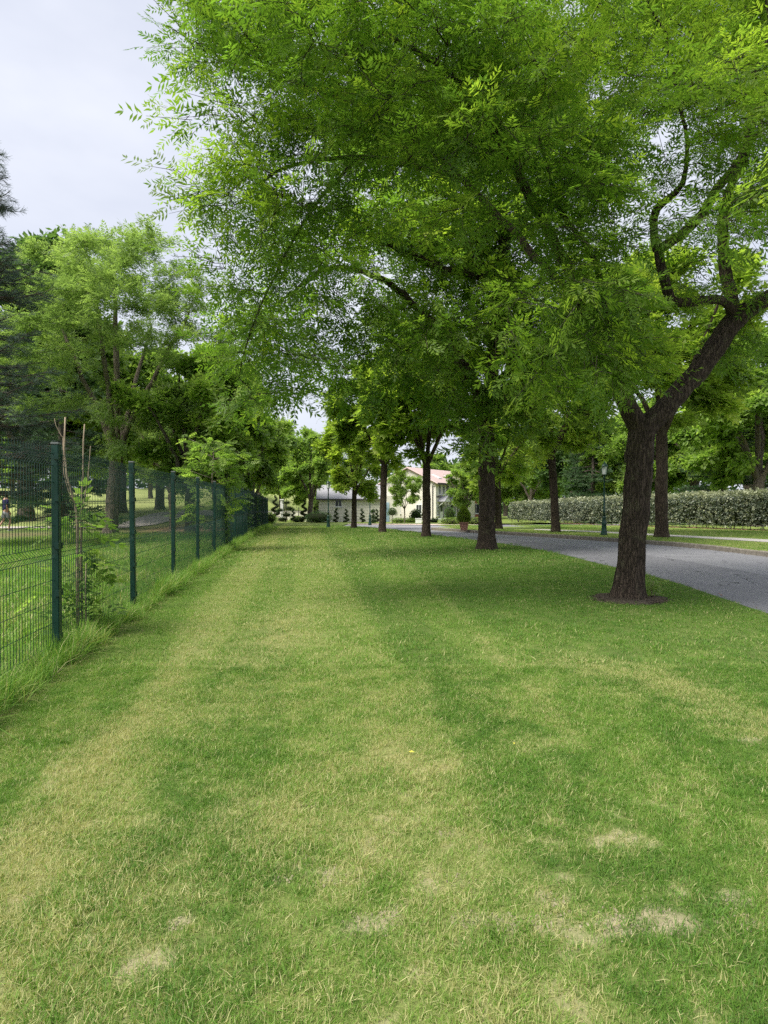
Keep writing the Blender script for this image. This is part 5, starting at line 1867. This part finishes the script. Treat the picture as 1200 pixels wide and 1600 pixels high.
# in local axes x runs along the door front (right-back), y runs along the gable (left-back)
LX_, GW, EH, PK = 11.0, 6.6, 4.2, 5.8
w_ = MB()
w_.add([(0, 0, -.1), (LX_, 0, -.1), (LX_, GW, -.1), (0, GW, -.1), (0, 0, EH), (LX_, 0, EH), (LX_, GW, EH), (0, GW, EH), (0, GW / 2, PK - .06), (LX_, GW / 2, PK - .06)],
       [(0, 1, 5, 4), (2, 3, 7, 6), (3, 0, 4, 8, 7), (1, 2, 6, 9, 5)])
w_.build('wall', M['cream'], house)
for nm, y0_, sg in (('roof', 0, -1), ('roof', GW, 1)):
    rf = MB()
    ov = .35
    ye = y0_ + sg * ov
    ze = EH - ov * (PK - EH) / (GW / 2)
    pts = [(-.3, ye, ze), (LX_ + .3, ye, ze), (LX_ + .3, GW / 2, PK), (-.3, GW / 2, PK)]
    rf.add(pts + [(a, b, c + .14) for a, b, c in pts], [(0, 1, 2, 3), (7, 6, 5, 4), (0, 4, 5, 1), (1, 5, 6, 2), (2, 6, 7, 3), (3, 7, 4, 0)])
    ro = rf.build(nm, M['redroof'], house)
    MB().box((-.33, min(ye, ye + sg * .05), ze - .08), (LX_ + .33, max(ye, ye + sg * .05), ze + .12)).build('gutter', M['darktrim'], ro)
    if sg < 0:
        # skylight lying on the slope, with frame and pane
        sl = (PK - EH) / (GW / 2)
        for xc in (2.6, 6.0):
            q = [(xc - .4, .7), (xc + .4, .7), (xc + .4, 1.6), (xc - .4, 1.6)]
            sk_ = MB().add([(a, b, EH + b * sl + .145) for a, b in q] + [(a, b, EH + b * sl + .22) for a, b in q], [(4, 5, 6, 7), (0, 1, 5, 4), (1, 2, 6, 5), (2, 3, 7, 6), (3, 0, 4, 7)]).build('skylight', M['lampglass'], ro)
# verge boards
vb = MB()
for y0_, y1_ in ((-.35, GW / 2), (GW + .35, GW / 2)):
    za = EH - .35 * (PK - EH) / (GW / 2)
    vb.tube([(-.31, y0_, za + .03), (-.31, y1_, PK + .03)], .09, 4)
vb.build('verge_board', M['redroof'], house)
MB().box((.02, -.06, 2.62), (LX_, .02, 2.74)).build('string_course', M['darktrim'], house)
for xd in (1.35, 4.15):
    door(house, xd, .95, 1.95)
for xw in (.45, 2.3, 3.2, 5.1, 6.0):
    window(house, xw, 1.25, .42, 1.1)
for xw in (.9, 1.9, 3.1, 4.2, 5.4):
    window(house, xw, 3.45, .5, .9)
for xp in (2.72, 5.6):
    MB().tube([(xp, -.09, 0), (xp, -.09, EH - .2)], .05, 6).build('downpipe', M['darktrim'], house)
rotg = Matrix.Rotation(-PI / 2, 4, 'Z')
for yy, zz, ww, hh in ((2.0, 1.35, .6, .9), (4.6, 1.35, .6, .9), (3.3, 3.9, .6, .8)):
    window(house, -yy, zz, ww, hh, 0.0, Matrix.Rotation(-PI / 2, 4, 'Z'))
MB().tube([(-.08, .35, 0), (-.08, .35, EH - .35), (-.2, .1, EH - .15)], .045, 6).build('downpipe', M['darktrim'], house)

# low garage wing on the left
ga_o = spot(498, 66.5)
gar = thing('garage', 'low cream garage with grey slate roof and one small window', 'garage', (ga_o[0], ga_o[1], float(gz(ga_o[0], ga_o[1])) - .02), R(3))
GL, GD, GE_, GP = 6.4, 4.4, 2.5, 3.8
MB().add([(0, 0, -.1), (GL, 0, -.1), (GL, GD, -.1), (0, GD, -.1), (0, 0, GE_), (GL, 0, GE_), (GL, GD, GE_), (0, GD, GE_), (0, GD / 2, GP - .05), (GL, GD / 2, GP - .05)],
         [(0, 1, 5, 4), (2, 3, 7, 6), (3, 0, 4, 8, 7), (1, 2, 6, 9, 5)]).build('wall', M['cream'], gar)
sl = (GP - GE_) / (GD / 2)
for sg in (0, 1):
    yb = -.3 if sg == 0 else GD + .3
    zb = GE_ - .3 * sl
    pts = [(-.25, yb, zb), (GL + .2, yb, zb), (GL + .2, GD / 2, GP), (-.25, GD / 2, GP)]
    ro = MB().add(pts + [(a, b, c + .12) for a, b, c in pts], [(0, 1, 2, 3), (7, 6, 5, 4), (0, 4, 5, 1), (1, 5, 6, 2), (2, 6, 7, 3), (3, 7, 4, 0)]).build('roof', M['greyroof'], gar)
    MB().box((-.27, min(yb - .06, yb), zb - .06), (GL + .22, max(yb - .001, yb - .06 + .05), zb + .1)).build('gutter', M['darktrim'], ro)
window(gar, 2.05, 1.95, .62, .62)
# shallow block courses of the garage wall stay part of the wall's relief
crs = MB()
for k in range(1, 8):
    crs.box((.01, -.012, k * .3), (GL - .01, .004, k * .3 + .012))
crs.build('wall_course', M['paving'], gar)
dd = MB().box((GL + .15, .3, 0), (GL + .95, .36, 2.05)).build('door', M['blue'], gar)
MB().box((GL - .002, .362, -.1), (GL + 2.1, .6, 2.75)).build('link_wall', M['cream'], gar)

# brick house further right
br_o = spot(715, 78)
br = thing('brick_house', 'red brick house with white corner trim behind the potted conifer', 'house', (br_o[0], br_o[1], float(gz(br_o[0], br_o[1])) - .02), R(8))
MB().add([(0, 0, -.1), (3.4, 0, -.1), (3.4, 6, -.1), (0, 6, -.1), (0, 0, 4.4), (3.4, 0, 4.4), (3.4, 6, 4.4), (0, 6, 4.4), (1.7, 0, 5.7), (1.7, 6, 5.7)],
         [(0, 1, 5, 8, 4), (2, 3, 7, 9, 6), (3, 0, 4, 7), (1, 2, 6, 5)]).build('wall', M['brick'], br)
for sx in (-1, 1):
    xa = 1.7 + sx * 2.0
    pts = [(xa, -.3, 4.18), (xa, 6.3, 4.18), (1.7, 6.3, 5.76), (1.7, -.3, 5.76)]
    MB().add(pts + [(a, b, c + .13) for a, b, c in pts], [(0, 1, 2, 3), (7, 6, 5, 4), (0, 4, 5, 1), (1, 5, 6, 2), (2, 6, 7, 3), (3, 7, 4, 0)]).build('roof', M['redroof'], br)
for xq in (.0, 1.15):
    MB().box((xq - .01, -.04, -.1), (xq + .22, .03, 4.3)).build('corner_trim', M['white'], br)
for xw, zw in ((2.3, 1.4), (.72, 3.4), (2.3, 3.4)):
    window(br, xw, zw, .8, 1.1)
door(br, .72, .6, 1.95, 0, M['darktrim'])

# ------------------------------------------------------------------ topiary and garden bits
gt = np.random.default_rng(91)


def leafy(pos, nrm_, size, mat, parent, name='foliage', tint0=.45):
    n = len(pos)
    return obj(name, leaf_mesh(name, pos, nrm_ + gt.normal(0, .5, (n, 3)), size * gt.uniform(.7, 1.3, n), np.clip(gt.normal(tint0, .22, n), 0, 1), [simple_spray(3, 41, .6, .36)], mat, gt, .8), parent)


def ball(c, r, n, squash=1.0, lower=-1.0):
    v = norm(gt.normal(size=(n, 3)))
    v = v[v[:, 2] > lower]
    return np.asarray(c) + v * np.array((r, r, r * squash)) * gt.uniform(.9, 1.03, (len(v), 1)), v


def core_ball(parent, c, r, squash=1.0):
    prof = [(max(.01, r * .86 * math.sin(a)), r * .86 * squash * -math.cos(a)) for a in np.linspace(.1, PI - .1, 8)]
    return MB().lathe(prof, 12, c).build('core_hull', M['core'], parent, True)


def spiral(u, v, hpx, label, grp='spiral topiaries', d=None):
    b = spot(u, d) if d else ground_at(u, v)
    H = hpx / 1000 * b[1]
    t = thing('spiral_topiary', label, 'topiary', b, 0, grp)
    MB().tube([(0, 0, -.05), (0, 0, H * .97)], [.04, .015], 6).build('stem', M['bark2'], t)
    pts, rr = [], []
    ph = gt.random() * 6.28
    for k in np.linspace(0, 1, 46):
        a = ph + k * 3.1 * 2 * PI
        R_ = H * .17 * (1 - .75 * k)
        pts.append((math.cos(a) * R_, math.sin(a) * R_, H * (.08 + .86 * k)))
        rr.append(H * .075 * (1 - .55 * k))
    MB().tube(pts, [q * .9 for q in rr], 6).build('core_hull', M['core'], t, True)
    P_ = np.array(pts)
    idx = gt.integers(0, 46, 520)
    v_ = norm(gt.normal(size=(520, 3)))
    leafy(P_[idx] + v_ * np.array(rr)[idx][:, None], v_, .075, M['topi'], t)
    return t


spiral(430, 816, 40, 'tall dark spiral topiary beside the white garden pillar', d=64)
spiral(475, 816, 38, 'spiral topiary left of the slim grey garden trunk', d=62.5)
spiral(458, 816, 22, 'small spiral bush between the garden pillar and the slim trunk', d=65)
spiral(496, 816, 22, 'spiral topiary right of the slim grey garden trunk', d=62)
spiral(525, 816, 24, 'spiral topiary below the garage window', d=62)
spiral(541, 816, 23, 'slim spiral topiary before the garage wall left of the last tree', d=62)
spiral(566, 816, 23, 'spiral topiary before the garage wall right of the last tree', d=62)
spiral(589, 815, 22, 'spiral topiary beside the pale blue door', d=63)

cb = spot(446, 63)
ct = thing('cloud_topiary', 'cloud-pruned dark bush with flat pads beside the white pillar', 'topiary', cb)
MB().tube([(0, 0, -.05), (.12, 0, .6), (-.1, 0, 1.2), (.05, 0, 1.9)], [.06, .05, .04, .03], 6).build('trunk', M['bark2'], ct)
for cx, cz, r in ((.1, 1.95, .38), (-.55, 1.2, .36), (.35, 1.35, .42), (.1, .75, .5), (-.3, .3, .5)):
    core_ball(ct, (cx, 0, cz), r, .42)
    p_, v_ = ball((cx, 0, cz), r, 260, .42)
    leafy(p_, v_, .08, M['topi'], ct, 'pad')

# dome on a stem
lb_ = ground_at(613, 818)
dm = thing('dome_topiary', 'dome-shaped topiary on a thin bare stem before the gable', 'topiary', lb_)
s_ = lb_[1] / 1000
MB().tube([(0, 0, -.03), (0, 0, 14 * s_)], [.03, .025], 6).build('stem', M['bark2'], dm)
core_ball(dm, (0, 0, 17 * s_), 6.6 * s_, .8)
p_, v_ = ball((0, 0, 15 * s_), 6.7 * s_, 900, 1.3, -.25)
leafy(p_, v_, .09, M['topi'], dm, 'foliage', .75)
# three balls on one stem
pb_ = ground_at(583, 817.5)
pm = thing('pompon_topiary', 'topiary of three stacked balls beside the far lamp post', 'topiary', pb_)
s_ = pb_[1] / 1000
MB().tube([(0, 0, -.03), (0, 0, 20 * s_)], [.03, .02], 6).build('stem', M['bark2'], pm)
for zc, r in ((3.0, 3.3), (10.0, 2.7), (18.5, 2.6)):
    core_ball(pm, (0, 0, zc * s_), r * s_)
    p_, v_ = ball((0, 0, zc * s_), r * s_, 330)
    leafy(p_, v_, .08, M['topi'], pm, 'ball')


def shrub(u, d, w, h, label, mat, name='round_shrub', cat='shrub', n=900, tint0=.5, size=.11, sq=None):
    b = spot(u, d)
    t = thing(name, label, cat, b, 0)
    c = (0, 0, h * .5)
    prof = [(max(.02, w * .43 * math.sin(a)), h * .44 * -math.cos(a)) for a in np.linspace(.1, PI - .1, 8)]
    MB().lathe(prof, 12, c).build('core_hull', M['core'], t, True)
    v = norm(gt.normal(size=(n, 3)))
    p_ = np.array(c) + v * np.array((w / 2, w / 2, h / 2)) * gt.uniform(.86, 1.06, (n, 1))
    k = p_[:, 2] > .02
    leafy(p_[k], v[k], size, mat, t, 'foliage', tint0)
    return t


shrub(650, 61.5, 1.15, 1.25, 'round dark green shrub right of the pale young tree', M['topi'], tint0=.7)
shrub(703, 64, 1.0, 1.5, 'leafy green shrub between the two porch doors', M['leafdark'])
shrub(623, 60.5, 1.3, .4, 'low grey-green plants left of the pale young tree', M['leafbush'], 'low_shrub', n=500)
shrub(641, 60.5, 1.2, .42, 'low plants at the foot of the pale young tree', M['leafbush'], 'low_shrub', n=500)
shrub(681, 62, 1.7, .4, 'low dark clipped shrub under the first porch', M['topi'], 'low_shrub', n=500)
shrub(706, 54, 2.2, .5, 'low clipped hedge behind the potted conifer, left piece', M['leafbush'], 'low_hedge', 'hedge', 800)
shrub(742, 54, 2.6, .5, 'low clipped hedge behind the potted conifer, right piece', M['leafbush'], 'low_hedge', 'hedge', 800)
shrub(498, 60, 2.4, 1.0, 'dark clumped shrubs left of the lawn lamp post', M['topi'], n=1200)
shrub(466, 66, 1.6, .6, 'low leafy plants around the slim garden trunk', M['leafbush'], 'low_shrub', n=600)
shrub(422, 52, .9, .9, 'ball-shaped green bush at the very end of the fence', M['leafbush'], n=600)
shrub(502, 74, 2.2, 2.6, 'bright yellow-green bush behind the garden trunk', M['leafpale'], n=900, size=.2)
shrub(640, 45.8, .5, .14, 'small grey stone-like tuft at the road edge', M['hedge'], 'low_shrub', n=160, size=.06) if False else None

# potted conifer
pp_ = ground_at(725, 830) + (0, 0, .055)
pot = thing('terracotta_pot', 'ribbed terracotta pot on the grass island', 'pot', pp_)
s_ = pp_[1] / 1000
MB().lathe([(5.0 * s_, -.02), (5.4 * s_, 1.5 * s_), (6.4 * s_, 6 * s_), (6.9 * s_, 10.5 * s_), (7.4 * s_, 10.6 * s_), (7.4 * s_, 12.6 * s_), (6.6 * s_, 12.6 * s_), (6.4 * s_, 11.5 * s_), (.01, 11.4 * s_)], 22).build('body', M['terracotta'], pot, True)
for zc in (3.4, 7.0):
    r_ = (5.4 + (zc - 1.5) * .22) * s_
    MB().lathe([(r_ * .97, (zc - .5) * s_), (r_ * 1.07, zc * s_), (r_ * 1.0, (zc + .6) * s_)], 22).build('rib', M['terracotta'], pot, True)
con = thing('cone_topiary', 'egg-shaped golden green conifer growing in the terracotta pot', 'topiary', pp_ + (0, 0, 11.4 * s_))
MB().tube([(0, 0, -.005), (0, 0, 3 * s_)], [.03, .025], 6).build('stem', M['bark2'], con)
pts_, nn_ = [], []
for k in range(1900):
    q = gt.random()
    a = gt.random() * 6.28
    r_ = 9.2 * s_ * (math.sin(PI * min(1, (q + .06) / 1.06) ** .62) ** .8) * gt.uniform(.86, 1.04)
    pts_.append((math.cos(a) * r_, math.sin(a) * r_, (1.2 + 23.5 * q) * s_))
    nn_.append((math.cos(a), math.sin(a), .7))
prof = [(max(.01, 7.8 * s_ * (math.sin(PI * min(1, (q + .06) / 1.06) ** .62) ** .8)), (1.6 + 22.5 * q) * s_) for q in np.linspace(0.0, .97, 10)]
MB().lathe(prof, 14).build('core_hull', M['core'], con, True)
leafy(np.array(pts_), np.array(nn_), .075, M['topigold'], con, 'foliage', .5)

# white pillar, garden fence and small garden things
pl_ = spot(440.5, 66)
pil = thing('garden_pillar', 'white square pillar in the garden at the end of the lawn', 'pillar', pl_)
MB().box((-.14, -.14, -.05), (.14, .14, 2.1)).build('shaft', M['white'], pil, bevel=.01)
MB().box((-.2, -.2, 2.1), (.2, .2, 2.22)).build('cap', M['white'], pil, bevel=.01)
gf = thing('garden_fence', 'low dark post and rail fence beyond the end of the lawn', 'fence', spot(455, 68))
for k in range(9):
    MB().box((-4.4 + k * 1.3 - .04, -.04, -.05), (-4.4 + k * 1.3 + .04, .04, 1.9 if k % 2 else 1.5)).build('post', M['darktrim'], gf)
for zc in (.5, 1.1):
    MB().box((-4.4, -.02, zc), (6.0, .02, zc + .06)).build('rail', M['darktrim'], gf)
gw = thing('garden_wall', 'pale low wall behind the topiaries at the lawn end', 'wall', spot(455, 70))
MB().box((-6, -.1, -.1), (2.2, .1, 1.0)).build('wall_body', M['cream'], gw, bevel=.01)
MB().box((-6.03, -.14, 1.0), (2.23, .14, 1.07)).build('coping', M['paving'], gw)
for u, d, w, lb in ((654, 58, .55, 'small white planter before the round shrub'), (691, 60, .7, 'white planter below the second porch')):
    wb = thing('planter', lb, 'planter', spot(u, d))
    MB().box((-w / 2, -.2, -.02), (w / 2, .2, .42)).build('box', M['white'], wb, bevel=.02)
    MB().box((-w / 2 - .03, -.23, .42), (w / 2 + .03, .23, .47)).build('rim', M['white'], wb)

# fallen yellow leaves on the lawn
for k, (u, v, lb) in enumerate(((643, 1186, 'bright yellow fallen leaf in the middle of the lawn'), (804, 1172, 'small yellow fallen leaf right of the lawn middle'))):
    b = ground_at(u, v)
    me = MB().add([(-.016, 0, 0), (0, -.007, .004), (.018, 0, .002), (0, .007, .006), (0, 0, .001)], [(0, 1, 4), (1, 2, 4), (2, 3, 4), (3, 0, 4)]).mesh('fallen_leaf', M['yellowleaf'])
    o = obj('fallen_leaf', me)
    o.location = (b[0], b[1], b[2] + .022)
    o.rotation_euler = (.2, .1, k * 1.3)
    tag(o, lb, 'leaf')

# ------------------------------------------------------------------ person on the fairway
pb0 = np.array((-17.75, 30.0, float(gz(-17.75, 30.0))))
per = thing('person', 'walker in dark blue top, grey shorts and white cap beyond the fence', 'person', pb0, R(-35))


def skin_mesh(name, verts, edges, radii, mat, parent, root=0, sub=2):
    me = bpy.data.meshes.new(name)
    me.from_pydata(verts, edges, [])
    o = obj(name, me, parent)
    me.materials.append(mat)
    md = o.modifiers.new('skin', 'SKIN')
    md.use_smooth_shade = True
    for i, r in enumerate(radii):
        r = r if isinstance(r, tuple) else (r, r)
        me.skin_vertices[0].data[i].radius = r
        me.skin_vertices[0].data[i].use_root = (i == root)
    s = o.modifiers.new('sub', 'SUBSURF')
    s.levels = s.render_levels = sub
    return o


# x right, y forward (walking), z up; right leg forward
BV = [(0, 0, .94), (0, .0, 1.12), (0, .01, 1.34), (0, .01, 1.47), (0, .03, 1.56), (0, .045, 1.66),      # pelvis .. head
      (.10, 0, .90), (.11, .16, .50), (.11, .10, .09), (.11, .24, .03),                              # right leg
      (-.10, 0, .90), (-.11, -.04, .49), (-.11, -.30, .13), (-.11, -.20, .05),                        # left leg
      (.18, 0, 1.40), (.25, -.08, 1.14), (.26, .06, .92), (.25, .10, .84),                            # right arm
      (-.18, 0, 1.40), (-.25, .05, 1.14), (-.24, .22, .94), (-.23, .27, .87),
      (0, .06, 1.74), (0, .135, 1.655)]
BE = [(0, 1), (1, 2), (2, 3), (3, 4), (4, 5), (5, 22), (5, 23), (0, 6), (6, 7), (7, 8), (8, 9), (0, 10), (10, 11), (11, 12), (12, 13),
      (3, 14), (14, 15), (15, 16), (16, 17), (3, 18), (18, 19), (19, 20), (20, 21)]
BR = [(.15, .11), (.14, .10), (.16, .11), (.12, .09), .055, (.078, .095), .085, .055, .038, .04, .085, .055, .038, .04, .055, .04, .03, .028, .055, .04, .03, .028, (.05, .06), .014]
nb = len(BV)
# fingers and thumbs as short chains from the hands
for h, sx in ((17, 1), (21, -1)):
    hx, hy, hz_ = BV[h]
    for k, (dx, L) in enumerate(((-.024, .075), (-.008, .085), (.009, .08), (.025, .062))):
        BV.append((hx, hy + dx + .004, hz_ - .03))
        BE.append((h, len(BV) - 1))
        BR.append(.009)
        BV.append((hx - sx * .012, hy + dx + .014, hz_ - .03 - L * .6))
        BE.append((len(BV) - 2, len(BV) - 1))
        BR.append(.008)
        BV.append((hx - sx * .035, hy + dx + .016, hz_ - .03 - L))
        BE.append((len(BV) - 2, len(BV) - 1))
        BR.append(.007)
    BV.append((hx - sx * .02, hy + .045, hz_ - .01))
    BE.append((h, len(BV) - 1))
    BR.append(.01)
    BV.append((hx - sx * .03, hy + .06, hz_ - .045))
    BE.append((len(BV) - 2, len(BV) - 1))
    BR.append(.009)
skin_mesh('body', BV, BE, BR, M['skin'], per)
SV = [(0, 0, .93), (0, .0, 1.12), (0, .01, 1.34), (0, .01, 1.46), (.185, 0, 1.40), (.235, -.06, 1.21), (-.185, 0, 1.40), (-.235, .035, 1.21)]
skin_mesh('shirt', SV, [(0, 1), (1, 2), (2, 3), (3, 4), (4, 5), (3, 6), (6, 7)], [(.185, .14), (.175, .13), (.19, .135), (.10, .085), .078, .066, .078, .066], M['navy'], per)
TV = [(0, 0, .97), (0, 0, .92), (.105, 0, .88), (.112, .13, .56), (-.105, 0, .88), (-.112, -.03, .55)]
skin_mesh('shorts', TV, [(0, 1), (1, 2), (2, 3), (1, 4), (4, 5)], [(.175, .13), (.17, .13), .112, .088, .112, .088], M['greycloth'], per)
capm = MB().lathe([(.098, 1.70), (.10, 1.735), (.085, 1.785), (.045, 1.815), (.01, 1.82)], 18, (0, .045, 0))
capm.add([(-.075, .11, 1.71), (.075, .11, 1.71), (.05, .21, 1.695), (-.05, .21, 1.695), (-.075, .11, 1.72), (.075, .11, 1.72), (.05, .21, 1.703), (-.05, .21, 1.703)], [(3, 2, 1, 0), (4, 5, 6, 7), (0, 1, 5, 4), (1, 2, 6, 5), (2, 3, 7, 6), (3, 0, 4, 7)])
capm.build('cap', M['capcloth'], per, True)
MB().lathe([(.088, 1.60), (.095, 1.66), (.094, 1.705)], 16, (0, .03, 0)).build('hair', M['hair'], per, True)
for sx, y_, z_, tl in ((.11, .17, .035, 0), (-.11, -.26, .085, .55)):
    so = MB().add([(-.045, -.11, -.035), (.045, -.11, -.035), (.05, .13, -.035), (-.05, .13, -.035), (-.042, -.11, .045), (.042, -.11, .045), (.035, .13, .005), (-.035, .13, .005)],
                  [(3, 2, 1, 0), (4, 5, 6, 7), (0, 1, 5, 4), (1, 2, 6, 5), (2, 3, 7, 6), (3, 0, 4, 7)]).build('shoe', M['shoe'], per, bevel=.012)
    so.location = (sx, y_, z_)
    so.rotation_euler = (-tl, 0, 0)

# leaf debris along the edges of the road
gd = np.random.default_rng(95)
n = 420
k_ = gd.integers(10, 110, n)
e1 = NE[k_] + np.stack([np.abs(gd.normal(0, .22, n)), gd.normal(0, .25, n)], 1)
e2 = FE[k_] - nrm[k_] * np.abs(gd.normal(.05, .12, n))[:, None] + np.stack([np.zeros(n), gd.normal(0, .2, n)], 1) * 0
ee = np.vstack([e1, e2])
ee = ee[ee[:, 0] > near_x(ee[:, 1]) + .03]
lp = np.stack([ee[:, 0], ee[:, 1], gz(ee[:, 0], ee[:, 1]) - .062], 1)
tag(obj('road_debris', leaf_mesh('road_debris', lp, gd.normal(0, 1, (len(lp), 3)) * (1, 1, .12), gd.uniform(.03, .065, len(lp)), gd.random(len(lp)), [simple_spray(1, 61, .9, .5)], bpy.data.materials['dry_leaf'], gd, .2)),
    'small dry leaves lying along both edges of the road', 'leaf litter', kind='stuff')

# crumbs of earth and dead stalks on the bare spots of the lawn
gq = np.random.default_rng(96)
V, T = [], []
tet = np.array([(1, 0, -.4), (-.5, .87, -.4), (-.5, -.87, -.4), (0, 0, .8)])
for cx, cy_, r_ in SOIL_W:
    for k in range(34):
        a = gq.random() * 6.28
        d = r_ * 1.25 * math.sqrt(gq.random())
        s = abs(gq.normal(0, .0026)) + .001
        c = np.array((cx + d * math.cos(a), cy_ + d * math.sin(a), 0))
        c[2] = float(gz(c[0], c[1])) + .004
        o_ = len(V) * 4
        V.append(c + tet * s * gq.uniform(.7, 1.4, (4, 3)))
        T += [(o_, o_ + 1, o_ + 3), (o_ + 1, o_ + 2, o_ + 3), (o_ + 2, o_, o_ + 3)]
und_ = np.vstack(V)
und_[:, 2] += (fbm(xy3(und_[:, 0] * .5, und_[:, 1] * .5), 21, 3) - .5) * .03
tag(obj('soil_crumbs', np_mesh('soil_crumbs', und_, tris=np.array(T), mat=mottled('dry_soil', (0.17, 0.15, 0.095), (0.36, 0.325, 0.205), 60, .95))),
    'dry crumbs of earth on the bare spots of the lawn', 'soil', kind='stuff')
